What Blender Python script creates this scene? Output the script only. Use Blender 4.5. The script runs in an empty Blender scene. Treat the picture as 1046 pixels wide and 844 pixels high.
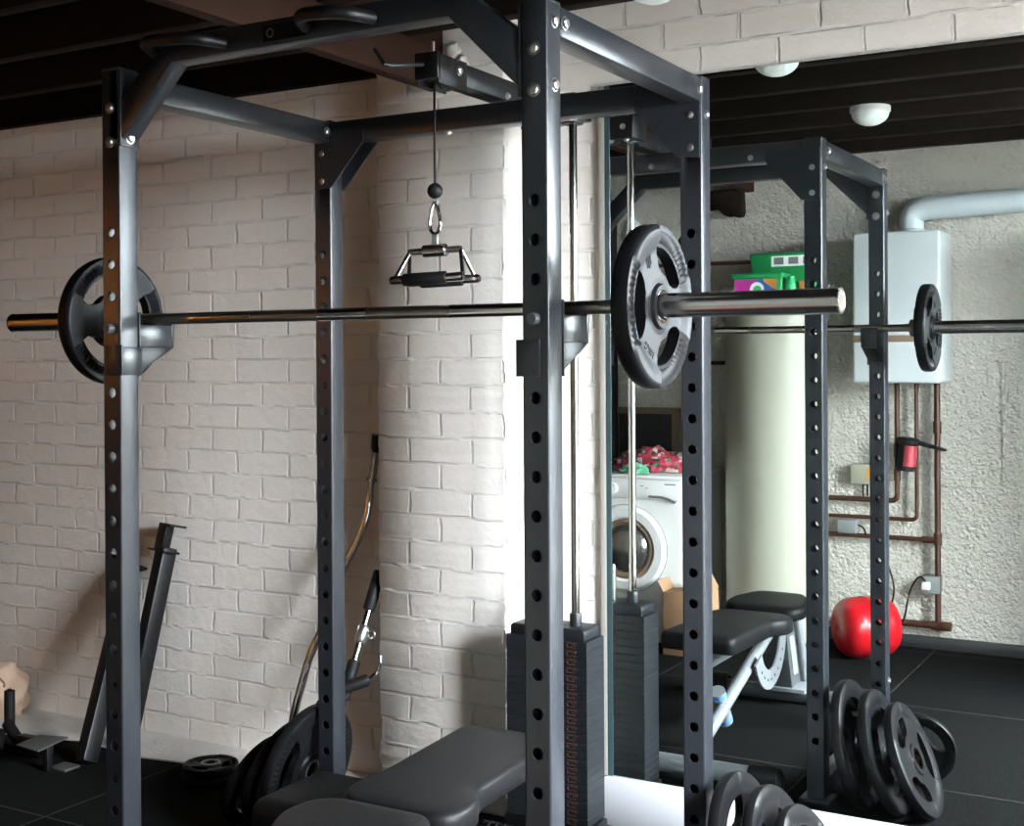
import bpy, bmesh, math, random
from mathutils import Vector, Matrix, noise
random.seed(7)
PI = math.pi
COL = bpy.context.scene.collection

# ------------------------------------------------------------------ materials
def mat(name, color, rough=.5, metal=0., spec=.5, var=0., scale=8., bump=0., bscale=40., coat=0., rvar=0.):
    m = bpy.data.materials.new(name); m.use_nodes = True
    nt = m.node_tree; n = nt.nodes; p = n['Principled BSDF']
    p.inputs['Base Color'].default_value = (*color, 1)
    p.inputs['Roughness'].default_value = rough
    p.inputs['Metallic'].default_value = metal
    p.inputs['Specular IOR Level'].default_value = spec
    p.inputs['Coat Weight'].default_value = coat
    tc = n.new('ShaderNodeTexCoord')
    if var or rvar:
        t = n.new('ShaderNodeTexNoise'); t.inputs['Scale'].default_value = scale; t.inputs['Detail'].default_value = 6
        nt.links.new(tc.outputs['Object'], t.inputs['Vector'])
        if var:
            mx = n.new('ShaderNodeMix'); mx.data_type = 'RGBA'
            mx.inputs['A'].default_value = (*[c*(1-var) for c in color], 1)
            mx.inputs['B'].default_value = (*[min(1, c*(1+var)) for c in color], 1)
            nt.links.new(t.outputs['Fac'], mx.inputs['Factor'])
            nt.links.new(mx.outputs['Result'], p.inputs['Base Color'])
        if rvar:
            mr = n.new('ShaderNodeMapRange')
            mr.inputs['To Min'].default_value = max(0, rough-rvar); mr.inputs['To Max'].default_value = min(1, rough+rvar)
            nt.links.new(t.outputs['Fac'], mr.inputs['Value']); nt.links.new(mr.outputs['Result'], p.inputs['Roughness'])
    if bump:
        t = n.new('ShaderNodeTexNoise'); t.inputs['Scale'].default_value = bscale; t.inputs['Detail'].default_value = 4
        nt.links.new(tc.outputs['Object'], t.inputs['Vector'])
        b = n.new('ShaderNodeBump'); b.inputs['Strength'].default_value = bump; b.inputs['Distance'].default_value = .01
        nt.links.new(t.outputs['Fac'], b.inputs['Height']); nt.links.new(b.outputs['Normal'], p.inputs['Normal'])
    return m

def math_node(nt, op, a, b=None, c=None):
    x = nt.nodes.new('ShaderNodeMath'); x.operation = op
    for i, v in enumerate((a, b, c)):
        if v is None: continue
        if isinstance(v, (int, float)): x.inputs[i].default_value = v
        else: nt.links.new(v, x.inputs[i])
    return x.outputs[0]

def brick_mat(name, color):
    m = bpy.data.materials.new(name); m.use_nodes = True
    nt = m.node_tree; n = nt.nodes; L = nt.links.new; p = n['Principled BSDF']
    tc = n.new('ShaderNodeTexCoord'); geo = n.new('ShaderNodeNewGeometry')
    s = n.new('ShaderNodeSeparateXYZ'); L(tc.outputs['Object'], s.inputs[0])
    sn = n.new('ShaderNodeSeparateXYZ'); L(geo.outputs['True Normal'], sn.inputs[0])
    side = math_node(nt, 'GREATER_THAN', math_node(nt, 'ABSOLUTE', sn.outputs[0]), .5)
    nx = math_node(nt, 'SUBTRACT', s.outputs[0], .0155)
    ny = math_node(nt, 'SUBTRACT', s.outputs[1], 1.273 - .123)
    u = math_node(nt, 'ADD', math_node(nt, 'MULTIPLY', nx, math_node(nt, 'SUBTRACT', 1., side)), math_node(nt, 'MULTIPLY', ny, side))
    # hand laid: courses and joints wander a little
    w = n.new('ShaderNodeTexNoise'); w.inputs['Scale'].default_value = 5.; w.inputs['Detail'].default_value = 3.
    L(tc.outputs['Object'], w.inputs['Vector'])
    ws = n.new('ShaderNodeSeparateColor'); L(w.outputs['Color'], ws.inputs[0])
    w2 = n.new('ShaderNodeTexNoise'); w2.inputs['Scale'].default_value = 30.; w2.inputs['Detail'].default_value = 3.
    L(tc.outputs['Object'], w2.inputs['Vector'])
    ws2 = n.new('ShaderNodeSeparateColor'); L(w2.outputs['Color'], ws2.inputs[0])
    def wob(a, c1, c2, k1, k2):
        a = math_node(nt, 'ADD', a, math_node(nt, 'MULTIPLY', math_node(nt, 'SUBTRACT', c1, .5), k1))
        return math_node(nt, 'ADD', a, math_node(nt, 'MULTIPLY', math_node(nt, 'SUBTRACT', c2, .5), k2))
    uu = wob(u, ws.outputs[0], ws2.outputs[0], .034, .012)
    vv = wob(s.outputs[2], ws.outputs[1], ws2.outputs[1], .009, .0028)
    cb = n.new('ShaderNodeCombineXYZ'); L(uu, cb.inputs[0]); L(vv, cb.inputs[1])
    br = n.new('ShaderNodeTexBrick'); L(cb.outputs[0], br.inputs['Vector'])
    br.inputs['Scale'].default_value = 1.; br.inputs['Brick Width'].default_value = .2455; br.inputs['Row Height'].default_value = .0855
    br.inputs['Mortar Size'].default_value = .0065; br.inputs['Mortar Smooth'].default_value = .55; br.offset = .5
    # brick-to-brick tilt in height, lumps of paint and mortar
    br.inputs['Color1'].default_value = (0, 0, 0, 1); br.inputs['Color2'].default_value = (1, 1, 1, 1); br.inputs['Mortar'].default_value = (.5, .5, .5, 1)
    mort = br.outputs['Fac']
    lump = n.new('ShaderNodeTexNoise'); lump.inputs['Scale'].default_value = 22.; lump.inputs['Detail'].default_value = 6.; lump.inputs['Roughness'].default_value = .6
    L(tc.outputs['Object'], lump.inputs['Vector'])
    blob = n.new('ShaderNodeTexNoise'); blob.inputs['Scale'].default_value = 9.; blob.inputs['Detail'].default_value = 2.
    L(tc.outputs['Object'], blob.inputs['Vector'])
    fill = n.new('ShaderNodeMapRange'); fill.inputs['From Min'].default_value = .42; fill.inputs['From Max'].default_value = .62
    fill.inputs['To Min'].default_value = -1.; fill.inputs['To Max'].default_value = .9
    L(blob.outputs['Fac'], fill.inputs['Value'])
    fr = math_node(nt, 'FRACT', math_node(nt, 'DIVIDE', vv, .0855))
    hm = math_node(nt, 'GREATER_THAN', math_node(nt, 'ABSOLUTE', math_node(nt, 'SUBTRACT', fr, .5)), .415)
    amt = math_node(nt, 'ADD', math_node(nt, 'MULTIPLY', math_node(nt, 'MULTIPLY', fill.outputs['Result'], .40), hm), math_node(nt, 'MULTIPLY', math_node(nt, 'SUBTRACT', hm, 1.), 1.4))
    h = math_node(nt, 'MULTIPLY', mort, amt)      # joints are raked in places, squeezed out in others
    h = math_node(nt, 'ADD', math_node(nt, 'MULTIPLY', h, .0078), math_node(nt, 'MULTIPLY', lump.outputs['Fac'], .0042))
    h = math_node(nt, 'ADD', h, math_node(nt, 'MULTIPLY', br.outputs['Color'], .0015))
    b = n.new('ShaderNodeBump'); b.inputs['Strength'].default_value = .9; b.inputs['Distance'].default_value = 1.
    L(h, b.inputs['Height']); L(b.outputs['Normal'], p.inputs['Normal'])
    mx = n.new('ShaderNodeMix'); mx.data_type = 'RGBA'
    mx.inputs['A'].default_value = (*color, 1); mx.inputs['B'].default_value = (*[c*.91 for c in color], 1)
    L(math_node(nt, 'MULTIPLY', mort, math_node(nt, 'GREATER_THAN', ws.outputs[2], .47)), mx.inputs['Factor'])
    L(mx.outputs['Result'], p.inputs['Base Color'])
    p.inputs['Roughness'].default_value = .55; p.inputs['Specular IOR Level'].default_value = .35
    return m

def roughcast_mat(name, color):
    m = bpy.data.materials.new(name); m.use_nodes = True
    nt = m.node_tree; n = nt.nodes; L = nt.links.new; p = n['Principled BSDF']
    tc = n.new('ShaderNodeTexCoord')
    v = n.new('ShaderNodeTexVoronoi'); v.feature = 'SMOOTH_F1'; v.inputs['Scale'].default_value = 62; v.inputs['Smoothness'].default_value = .6
    t = n.new('ShaderNodeTexNoise'); t.inputs['Scale'].default_value = 30; t.inputs['Detail'].default_value = 7; t.inputs['Roughness'].default_value = .65
    t2 = n.new('ShaderNodeTexNoise'); t2.inputs['Scale'].default_value = 1.6; t2.inputs['Detail'].default_value = 3
    for x in (v, t, t2): L(tc.outputs['Object'], x.inputs['Vector'])
    h = math_node(nt, 'ADD', math_node(nt, 'MULTIPLY', v.outputs['Distance'], -.010), math_node(nt, 'MULTIPLY', t.outputs['Fac'], .03))
    b = n.new('ShaderNodeBump'); b.inputs['Strength'].default_value = .85; b.inputs['Distance'].default_value = 1.
    L(h, b.inputs['Height']); L(b.outputs['Normal'], p.inputs['Normal'])
    mx = n.new('ShaderNodeMix'); mx.data_type = 'RGBA'
    mx.inputs['A'].default_value = (*color, 1); mx.inputs['B'].default_value = (*[c*.85 for c in color], 1)
    L(t2.outputs['Fac'], mx.inputs['Factor']); L(mx.outputs['Result'], p.inputs['Base Color'])
    p.inputs['Roughness'].default_value = .8; p.inputs['Specular IOR Level'].default_value = .2
    return m

def floor_mat():
    m = bpy.data.materials.new('rubber_matting'); m.use_nodes = True
    nt = m.node_tree; n = nt.nodes; L = nt.links.new; p = n['Principled BSDF']
    tc = n.new('ShaderNodeTexCoord')
    mp = n.new('ShaderNodeMapping'); mp.inputs['Location'].default_value = (.14, .43, 0); L(tc.outputs['Object'], mp.inputs['Vector'])
    br = n.new('ShaderNodeTexBrick'); br.offset = 0.; L(mp.outputs[0], br.inputs['Vector'])
    br.inputs['Scale'].default_value = 1.; br.inputs['Brick Width'].default_value = 1.; br.inputs['Row Height'].default_value = 1.
    br.inputs['Mortar Size'].default_value = .004; br.inputs['Mortar Smooth'].default_value = .3
    br.inputs['Color1'].default_value = (.0065, .0066, .0062, 1); br.inputs['Color2'].default_value = (.009, .009, .0085, 1)
    br.inputs['Mortar'].default_value = (.034, .033, .030, 1)
    t = n.new('ShaderNodeTexNoise'); t.inputs['Scale'].default_value = 160; t.inputs['Detail'].default_value = 3
    t2 = n.new('ShaderNodeTexNoise'); t2.inputs['Scale'].default_value = 5; t2.inputs['Detail'].default_value = 5
    L(tc.outputs['Object'], t.inputs['Vector']); L(tc.outputs['Object'], t2.inputs['Vector'])
    sp = n.new('ShaderNodeMapRange'); sp.inputs['From Min'].default_value = .64; sp.inputs['From Max'].default_value = .74
    L(t.outputs['Fac'], sp.inputs['Value'])
    mx = n.new('ShaderNodeMix'); mx.data_type = 'RGBA'; mx.inputs['B'].default_value = (.05, .048, .045, 1)
    L(br.outputs['Color'], mx.inputs['A']); L(math_node(nt, 'MULTIPLY', sp.outputs[0], t2.outputs['Fac']), mx.inputs['Factor'])
    L(mx.outputs['Result'], p.inputs['Base Color'])
    p.inputs['Roughness'].default_value = .8; p.inputs['Specular IOR Level'].default_value = .0
    b = n.new('ShaderNodeBump'); b.inputs['Strength'].default_value = .5; b.inputs['Distance'].default_value = .004
    L(math_node(nt, 'SUBTRACT', t.outputs['Fac'], math_node(nt, 'MULTIPLY', br.outputs['Fac'], 2.)), b.inputs['Height']); L(b.outputs['Normal'], p.inputs['Normal'])
    return m

def wood_mat(name, c1, c2, scale=2., axis=1, rough=.75):
    m = bpy.data.materials.new(name); m.use_nodes = True
    nt = m.node_tree; n = nt.nodes; L = nt.links.new; p = n['Principled BSDF']
    tc = n.new('ShaderNodeTexCoord'); mp = n.new('ShaderNodeMapping')
    sc = [14., 14., 14.]; sc[axis] = 1.; mp.inputs['Scale'].default_value = sc
    L(tc.outputs['Object'], mp.inputs['Vector'])
    t = n.new('ShaderNodeTexNoise'); t.inputs['Scale'].default_value = scale; t.inputs['Detail'].default_value = 8; t.inputs['Distortion'].default_value = .4
    L(mp.outputs[0], t.inputs['Vector'])
    mx = n.new('ShaderNodeMix'); mx.data_type = 'RGBA'; mx.inputs['A'].default_value = (*c1, 1); mx.inputs['B'].default_value = (*c2, 1)
    L(t.outputs['Fac'], mx.inputs['Factor']); L(mx.outputs['Result'], p.inputs['Base Color'])
    b = n.new('ShaderNodeBump'); b.inputs['Strength'].default_value = .4; b.inputs['Distance'].default_value = .004
    L(t.outputs['Fac'], b.inputs['Height']); L(b.outputs['Normal'], p.inputs['Normal'])
    p.inputs['Roughness'].default_value = rough; p.inputs['Specular IOR Level'].default_value = .12
    return m

M = {}
M['brick'] = brick_mat('white_painted_brick', (.76, .715, .655))
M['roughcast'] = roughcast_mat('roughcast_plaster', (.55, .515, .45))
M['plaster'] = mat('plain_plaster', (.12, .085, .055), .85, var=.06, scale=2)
M['rubber_floor'] = floor_mat()
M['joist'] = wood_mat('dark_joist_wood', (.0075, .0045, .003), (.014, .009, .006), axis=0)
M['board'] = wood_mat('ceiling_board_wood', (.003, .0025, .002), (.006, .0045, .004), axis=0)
M['beam'] = wood_mat('red_brown_beam_wood', (.026, .011, .007), (.042, .019, .012), axis=1)
M['door_wood'] = wood_mat('brown_door_wood', (.55, .26, .07), (.68, .34, .11), axis=2, rough=.5)
M['steel'] = mat('slate_powder_coat', (.0145, .0165, .020), .30, spec=.45)
M['black_steel'] = mat('black_powder_coat', (.005, .005, .0055), .40, spec=.3)
M['zinc'] = mat('zinc_bolt', (.55, .55, .54), .3, metal=1.)
M['dull_zinc'] = mat('dull_bolt', (.30, .29, .27), .42, metal=1.)
M['chrome'] = mat('chrome', (.42, .41, .39), .10, metal=1.)
M['bar_steel'] = mat('bright_bar_steel', (.46, .44, .42), .22, metal=1., rvar=.05, scale=60)
M['shaft_steel'] = mat('dark_shaft_steel', (.30, .275, .24), .33, metal=1., rvar=.05, scale=90)
M['rubber'] = mat('plate_rubber', (.0045, .0045, .005), .42, spec=.12)
M['plate_face'] = mat('grey_plate_face', (.0165, .017, .018), .5, spec=.2)
M['lettering'] = mat('dark_lettering', (.0025, .0025, .003), .6, spec=.1)
M['vinyl'] = mat('black_vinyl', (.006, .006, .0063), .48, spec=.14, bump=.08, bscale=260)
M['silver'] = mat('silver_paint', (.22, .235, .245), .35, metal=.35)
M['bench_grey'] = mat('grey_bench_steel', (.07, .075, .078), .4, metal=.2)
M['stack'] = mat('stack_iron', (.0085, .0105, .0125), .45, spec=.35, var=.1, scale=14)
M['hole_label'] = mat('red_brown_hole_label', (.075, .026, .017), .6)
M['black'] = mat('plain_black', (.006, .006, .006), .6)
M['foam'] = mat('black_foam', (.004, .004, .0042), .6, spec=.25, bump=.1, bscale=300)
M['white_board'] = mat('white_painted_board', (.58, .58, .60), .45)
M['mirror'] = mat('mirror_silver', (.80, .845, .825), .0, metal=1.)
M['mirror_bevel'] = mat('bevelled_mirror_rim', (.035, .062, .066), .25)
M['edge_strip'] = mat('beige_edge_strip', (.30, .285, .25), .5)
M['mirror_edge'] = mat('green_glass_edge', (.20, .33, .30), .15)
M['white_gloss'] = mat('white_enamel', (.62, .61, .58), .3, spec=.5)
M['boiler'] = mat('pale_grey_enamel', (.46, .49, .49), .35)
M['fridge'] = mat('cream_enamel', (.27, .265, .205), .5)
M['grey_plastic'] = mat('grey_plastic', (.17, .18, .175), .5)
M['tan'] = mat('tan_panel', (.16, .11, .07), .5)
M['copper'] = mat('old_copper_pipe', (.07, .030, .017), .45, metal=.4, var=.3, scale=25)
M['flue'] = mat('white_flue_plastic', (.45, .50, .51), .4)
M['glass_dark'] = mat('dark_door_glass', (.03, .032, .032), .06, spec=.8)
M['steel_drum'] = mat('porthole_metal', (.38, .37, .34), .22, metal=.9)
M['red'] = mat('red_enamel', (.34, .006, .010), .28, spec=.5)
M['red_pink'] = mat('pinkish_red_metal', (.42, .05, .065), .35, metal=.3)
M['cloth_red'] = mat('red_cloth', (.45, .045, .07), .9)
M['cloth_green'] = mat('green_cloth', (.10, .32, .19), .9)
M['green_box'] = mat('green_carton', (.015, .26, .075), .35)
M['green_light'] = mat('bright_green_carton', (.05, .48, .16), .35)
M['blue'] = mat('blue_print', (.03, .12, .45), .4)
M['magenta'] = mat('magenta_print', (.45, .03, .28), .4)
M['orange'] = mat('orange_print', (.50, .22, .05), .4)
M['cardboard'] = mat('cardboard', (.30, .17, .09), .85)
M['beige_cloth'] = mat('beige_sack', (.44, .31, .22), .9, var=.12, scale=6)
M['brown_line'] = mat('brown_stitching', (.16, .08, .05), .9)
M['paving'] = mat('grey_paving', (.16, .15, .14), .8, var=.15, scale=3)
M['pale_concrete'] = mat('pale_concrete', (.50, .48, .44), .85, var=.2, scale=9, bump=.4, bscale=30)
M['lamp_lit'] = mat('warm_lit_globe', (.8, .7, .5), .4)  # glow of the added lamp by the brown door
_p = M['lamp_lit'].node_tree.nodes['Principled BSDF']; _p.inputs['Emission Color'].default_value = (1., .64, .25, 1); _p.inputs['Emission Strength'].default_value = 70.
M['teal'] = mat('dark_teal_paint', (.030, .055, .055), .4)
M['lamp_glass'] = mat('opal_lamp_glass', (.72, .76, .72), .3)
M['frame_white'] = mat('window_frame_white', (.8, .8, .8), .4)
M['tape_blue'] = mat('blue_tape', (.05, .20, .55), .5)
M['pale'] = mat('pale_painted_board', (.80, .82, .80), .35)
M['cable'] = mat('black_cable', (.003, .003, .003), .5, spec=.15)
M['mud'] = mat('grey_dusty_plate', (.045, .045, .042), .6)
def flowery():
    m = mat('flowered_cloth', (.45, .04, .07), .9); nt = m.node_tree; n = nt.nodes; L = nt.links.new
    tc = n.new('ShaderNodeTexCoord'); v = n.new('ShaderNodeTexVoronoi'); v.inputs['Scale'].default_value = 46
    L(tc.outputs['Object'], v.inputs['Vector']); r = n.new('ShaderNodeValToRGB'); r.color_ramp.interpolation = 'CONSTANT'
    sp = n.new('ShaderNodeSeparateColor'); L(v.outputs['Color'], sp.inputs[0]); L(sp.outputs[0], r.inputs['Fac'])
    cols = [(.26, .015, .03), (.34, .05, .08), (.05, .01, .015), (.40, .34, .30), (.03, .11, .06), (.22, .015, .03)]
    el = r.color_ramp.elements; el[0].color = (*cols[0], 1); el[1].position = .9; el[1].color = (*cols[5], 1)
    for i in (1, 2, 3, 4):
        e = el.new(.15+.17*i); e.color = (*cols[i], 1)
    L(r.outputs['Color'], n['Principled BSDF'].inputs['Base Color']); return m
M['flowers'] = flowery()

# ------------------------------------------------------------------ mesh building
class MB:
    def __init__(s): s.bm = bmesh.new()
    def _merge(s, b):
        me = bpy.data.meshes.new('tmp'); b.to_mesh(me); b.free(); s.bm.from_mesh(me); bpy.data.meshes.remove(me)
    def box(s, a, b, bev=0., seg=2, mx=None):
        a, b = Vector(a), Vector(b); t = bmesh.new()
        bmesh.ops.create_cube(t, size=1, matrix=Matrix.Translation((a+b)/2) @ Matrix.Diagonal((*[abs(x) for x in (b-a)], 1)))
        if bev: bmesh.ops.bevel(t, geom=t.edges[:], offset=bev, segments=seg, affect='EDGES', profile=.5)
        if mx is not None: bmesh.ops.transform(t, matrix=mx, verts=t.verts[:])
        s._merge(t); return s
    def prism(s, pts, ext, bev=0., seg=2):
        t = bmesh.new(); e = Vector(ext)
        v1 = [t.verts.new(p) for p in pts]; v2 = [t.verts.new(Vector(p)+e) for p in pts]; n = len(pts)
        t.faces.new(v1); t.faces.new(v2[::-1])
        for i in range(n): t.faces.new((v1[i], v2[i], v2[(i+1) % n], v1[(i+1) % n]))
        bmesh.ops.recalc_face_normals(t, faces=t.faces[:])
        if bev: bmesh.ops.bevel(t, geom=t.edges[:], offset=bev, segments=seg, affect='EDGES', profile=.5)
        s._merge(t); return s
    def tube(s, pts, r, seg=14, caps=True, closed=False):
        pts = [Vector(p) for p in pts]; n = len(pts); rs = r if isinstance(r, (list, tuple)) else [r]*n
        t = bmesh.new(); rings = []; up = None
        for i, p in enumerate(pts):
            if closed: d = pts[(i+1) % n]-pts[i-1]
            else: d = (pts[min(i+1, n-1)]-pts[max(i-1, 0)])
            d.normalize()
            if up is None:
                up = Vector((0, 0, 1)) if abs(d.z) < .9 else Vector((1, 0, 0))
            x = d.cross(up)
            if x.length < 1e-5: x = d.orthogonal()
            x.normalize(); y = x.cross(d); y.normalize(); up = y
            rings.append([t.verts.new(p+(x*math.cos(2*PI*k/seg)+y*math.sin(2*PI*k/seg))*rs[i]) for k in range(seg)])
        m = n if closed else n-1
        for i in range(m):
            a, b = rings[i], rings[(i+1) % n]
            for k in range(seg): t.faces.new((a[k], a[(k+1) % seg], b[(k+1) % seg], b[k]))
        if caps and not closed:
            t.faces.new(rings[0][::-1]); t.faces.new(rings[-1])
        bmesh.ops.recalc_face_normals(t, faces=t.faces[:])
        s._merge(t); return s
    def lathe(s, prof, org=(0, 0, 0), axis=(0, 0, 1), seg=32, closed=False):
        ax = Vector(axis).normalized(); x = ax.orthogonal().normalized(); y = ax.cross(x); org = Vector(org)
        t = bmesh.new(); rings = []
        for r, h in prof:
            if r < 1e-6: rings.append([t.verts.new(org+ax*h)])
            else: rings.append([t.verts.new(org+ax*h+(x*math.cos(2*PI*k/seg)+y*math.sin(2*PI*k/seg))*r) for k in range(seg)])
        n = len(rings)
        for i in range(n if closed else n-1):
            a, b = rings[i], rings[(i+1) % n]
            for k in range(seg):
                k2 = (k+1) % seg
                if len(a) == 1 and len(b) == 1: continue
                if len(a) == 1: t.faces.new((a[0], b[k], b[k2]))
                elif len(b) == 1: t.faces.new((a[k], a[k2], b[0]))
                else: t.faces.new((a[k], a[k2], b[k2], b[k]))
        bmesh.ops.recalc_face_normals(t, faces=t.faces[:])
        s._merge(t); return s
    def ball(s, c, r, seg=20):
        t = bmesh.new(); bmesh.ops.create_uvsphere(t, u_segments=seg, v_segments=seg//2, radius=1)
        rr = r if isinstance(r, (tuple, list)) else (r, r, r)
        bmesh.ops.transform(t, matrix=Matrix.Translation(c) @ Matrix.Diagonal((*rr, 1)), verts=t.verts[:])
        s._merge(t); return s
    def xf(s, mx): bmesh.ops.transform(s.bm, matrix=mx, verts=s.bm.verts[:]); return s

def rounded(pts, rad=.03, k=5):
    """path with its inner corners rounded"""
    pts = [Vector(p) for p in pts]; out = [pts[0]]
    for i in range(1, len(pts)-1):
        a, b, c = pts[i-1], pts[i], pts[i+1]
        d1 = min(rad, (a-b).length*.49); d2 = min(rad, (c-b).length*.49)
        p, q = b+(a-b).normalized()*d1, b+(c-b).normalized()*d2
        for j in range(k+1):
            t = j/k; out.append(p*(1-t)**2+b*2*t*(1-t)+q*t*t)
    out.append(pts[-1]); return out

ORG = {}
def obj(name, mb, m, parent=None, local=False, label=None, angle=35):
    me = bpy.data.meshes.new(name); mb.bm.to_mesh(me); mb.bm.free()
    for mm in (m if isinstance(m, (list, tuple)) else [m]): me.materials.append(mm)
    for p in me.polygons: p.use_smooth = True
    me.set_sharp_from_angle(angle=math.radians(angle))
    o = bpy.data.objects.new(name, me); COL.objects.link(o)
    if parent is not None:
        o.parent = parent
        if not local: o.matrix_parent_inverse = ORG[parent.name].inverted()
        ORG[o.name] = Matrix.Identity(4)
        if not local:
            ORG[o.name] = ORG[parent.name] @ o.matrix_parent_inverse
    else: ORG[o.name] = Matrix.Identity(4)
    if label: o['label'] = label
    return o
def tag(o, label, cat, group=None):
    o['label'] = label; o['category'] = cat
    if group: o['group'] = group
    return o
def thing(name, label, cat, loc=(0, 0, 0), rot=None, group=None):
    o = bpy.data.objects.new(name, None); COL.objects.link(o); o.empty_display_size = .05
    mx = Matrix.Translation(loc)
    if rot is not None: mx = mx @ rot
    o.matrix_world = mx; o.matrix_basis = mx; ORG[o.name] = mx
    return tag(o, label, cat, group)
def struct(name, mb, m, **k):
    o = obj(name, mb, m, **k)
    if o.parent is None: o['kind'] = 'structure'
    return o
def copy_tree(root, loc, rot=None, label=None):
    r = root.copy(); COL.objects.link(r)
    mx = Matrix.Translation(loc)
    if rot is not None: mx = mx @ rot
    r.matrix_basis = mx
    if label: r['label'] = label
    for ch in list(root.children):
        c = ch.copy(); COL.objects.link(c); c.parent = r
        for g in list(ch.children):
            d = g.copy(); COL.objects.link(d); d.parent = c
    return r
def text_mb(s, size, depth):
    cu = bpy.data.curves.new('txt', 'FONT'); cu.body = s; cu.size = size; cu.extrude = depth; cu.align_x = 'CENTER'; cu.align_y = 'CENTER'
    o = bpy.data.objects.new('txt', cu); COL.objects.link(o)
    dg = bpy.context.evaluated_depsgraph_get(); me = bpy.data.meshes.new_from_object(o.evaluated_get(dg))
    mb = MB(); mb.bm.from_mesh(me); bpy.data.meshes.remove(me); bpy.data.objects.remove(o); bpy.data.curves.remove(cu)
    return mb

# ------------------------------------------------------------------ layout numbers (metres)
W, D, w = 1.2403, .8859, .06             # rack outside width, depth, tube
YW = 1.40                                 # brick wall face
YM = 1.3835                               # mirror face
WX = 2.2
YF = -1.54                                # wall opposite the mirror
HZ, HP = 1.535, .07858                    # first hole height, hole pitch
ZT = 2.165                                # rack top
CEIL = 2.46                               # underside of the joists

# ------------------------------------------------------------------ the room
struct('floor', MB().box((-4.7, -4.1, -.1), (WX+.2, 1.6, 0)), M['rubber_floor'])
struct('floor_strip', MB().prism([(-3.6, 1.05, 0), (-2.87, 1.127, 0), (-2.675, 1.19, 0), (-2.32, 1.153, 0), (-2.087, 1.191, 0), (-1.95, 1.215, 0), (-1.7, 1.28, 0), (-1.34, 1.33, 0), (-1.34, YW, 0), (-3.6, YW, 0)], (0, 0, .005)), M['pale_concrete'])
struct('wall_back', MB().box((-4.7, YW, 0), (WX+.2, 1.6, 2.7)), M['brick'])
# brick pier with a ragged arris
def pier():
    mb = MB(); bm = mb.bm; x0, x1, y0, y1 = -1.337, -.841, 1.273, YW+.01; top = 2.62
    nz = 150; rows = []
    def jit(z, s): return (noise.noise((z*9, s, 0))*.5+noise.noise((z*37, s+5, 0))*.5)*.011
    for k in range(nz+1):
        z = top*k/nz
        course = abs(((z/.0855)+.5) % 1-.5)*2           # 0 at a joint
        nick = .006*max(0, 1-course*5)
        c = [(x0+jit(z, 1)+nick, y1), (x0+jit(z, 1)+nick, y0+.006), (x0+jit(z, 1)+nick+.006, y0), (x1+jit(z, 2)-nick-.006, y0), (x1+jit(z, 2)-nick, y0+.006), (x1+jit(z, 2)-nick, y1)]
        rows.append([bm.verts.new((p[0], p[1], z)) for p in c])
    for a, b in zip(rows, rows[1:]):
        for i in range(5): bm.faces.new((a[i], a[i+1], b[i+1], b[i]))
    bm.faces.new(rows[-1]); bm.faces.new(rows[0][::-1])
    bmesh.ops.recalc_face_normals(bm, faces=bm.faces[:])
    return mb
struct('wall_pier', pier(), M['brick'], angle=50)
struct('wall_front', MB().box((-2.05, YF-.1, 0), (.31, YF, 2.7)), M['roughcast'])
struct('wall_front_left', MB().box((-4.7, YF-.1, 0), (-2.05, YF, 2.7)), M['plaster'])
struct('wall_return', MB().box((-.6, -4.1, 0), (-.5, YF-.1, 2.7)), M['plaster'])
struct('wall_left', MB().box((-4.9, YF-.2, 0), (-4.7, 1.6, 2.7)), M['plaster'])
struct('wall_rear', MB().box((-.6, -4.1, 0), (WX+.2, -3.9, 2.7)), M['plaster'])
WX, WY0, WY1, WZ0, WZ1 = 2.2, -.78, .78, .20, 2.28     # window on the right
mb = MB(); mb.box((WX, -4.1, 0), (WX+.2, WY0, 2.7)); mb.box((WX, WY1, 0), (WX+.2, 1.6, 2.7)); mb.box((WX, WY0, WZ1), (WX+.2, WY1, 2.7)); mb.box((WX, WY0, 0), (WX+.2, WY1, WZ0))
struct('wall_right', mb, M['plaster'])
mb = MB()
for y in (WY0+.02, WY1-.02): mb.box((WX+.05, y-.02, WZ0), (WX+.12, y+.02, WZ1), .004)
for z in (WZ0+.02, WZ1-.02): mb.box((WX+.05, WY0, z-.02), (WX+.12, WY1, z+.02), .004)
struct('window_1', mb, M['frame_white'])
mb = MB(); mb.box((1.14, YF-.1, 0), (WX, YF, 2.7)); mb.box((.31, YF-.1, 2.08), (1.14, YF, 2.7))
struct('wall_doorway', mb, M['plaster'])
mb = MB(); mb.box((1.115, YF+.005, .01), (1.155, YF+.86, 2.06), .003)  # unseen open leaf, added to keep window light off the far wall
for z0_, z1_ in ((.15, .95), (1.10, 1.95)):
    for xx in (1.113, 1.157): mb.box((xx-.003, YF+.13, z0_), (xx+.003, YF+.74, z1_), .002)
dl = struct('added_shading_leaf', mb, M['plaster'])
mb = MB()
for sgn, xx in ((-1, 1.115), (1, 1.155)):
    mb.lathe([(0, 0), (.024, 0), (.024, .006), (.009, .008), (.009, .035), (.022, .045), (.025, .06), (.015, .07), (0, .072)], (xx, YF+.79, 1.0), (sgn, 0, 0), 24)
struct('added_leaf_knob', mb, M['zinc'], parent=dl)
struct('low_sky_blocker', MB().box((5.2, -7, -.1), (5.4, 7, 2.0)), M['paving'])  # unseen outdoor wall, added to cut off light from the low sky
struct('ground', MB().box((WX+.2, -9, -.12), (14, 9, -.02)), M['paving'])
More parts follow.
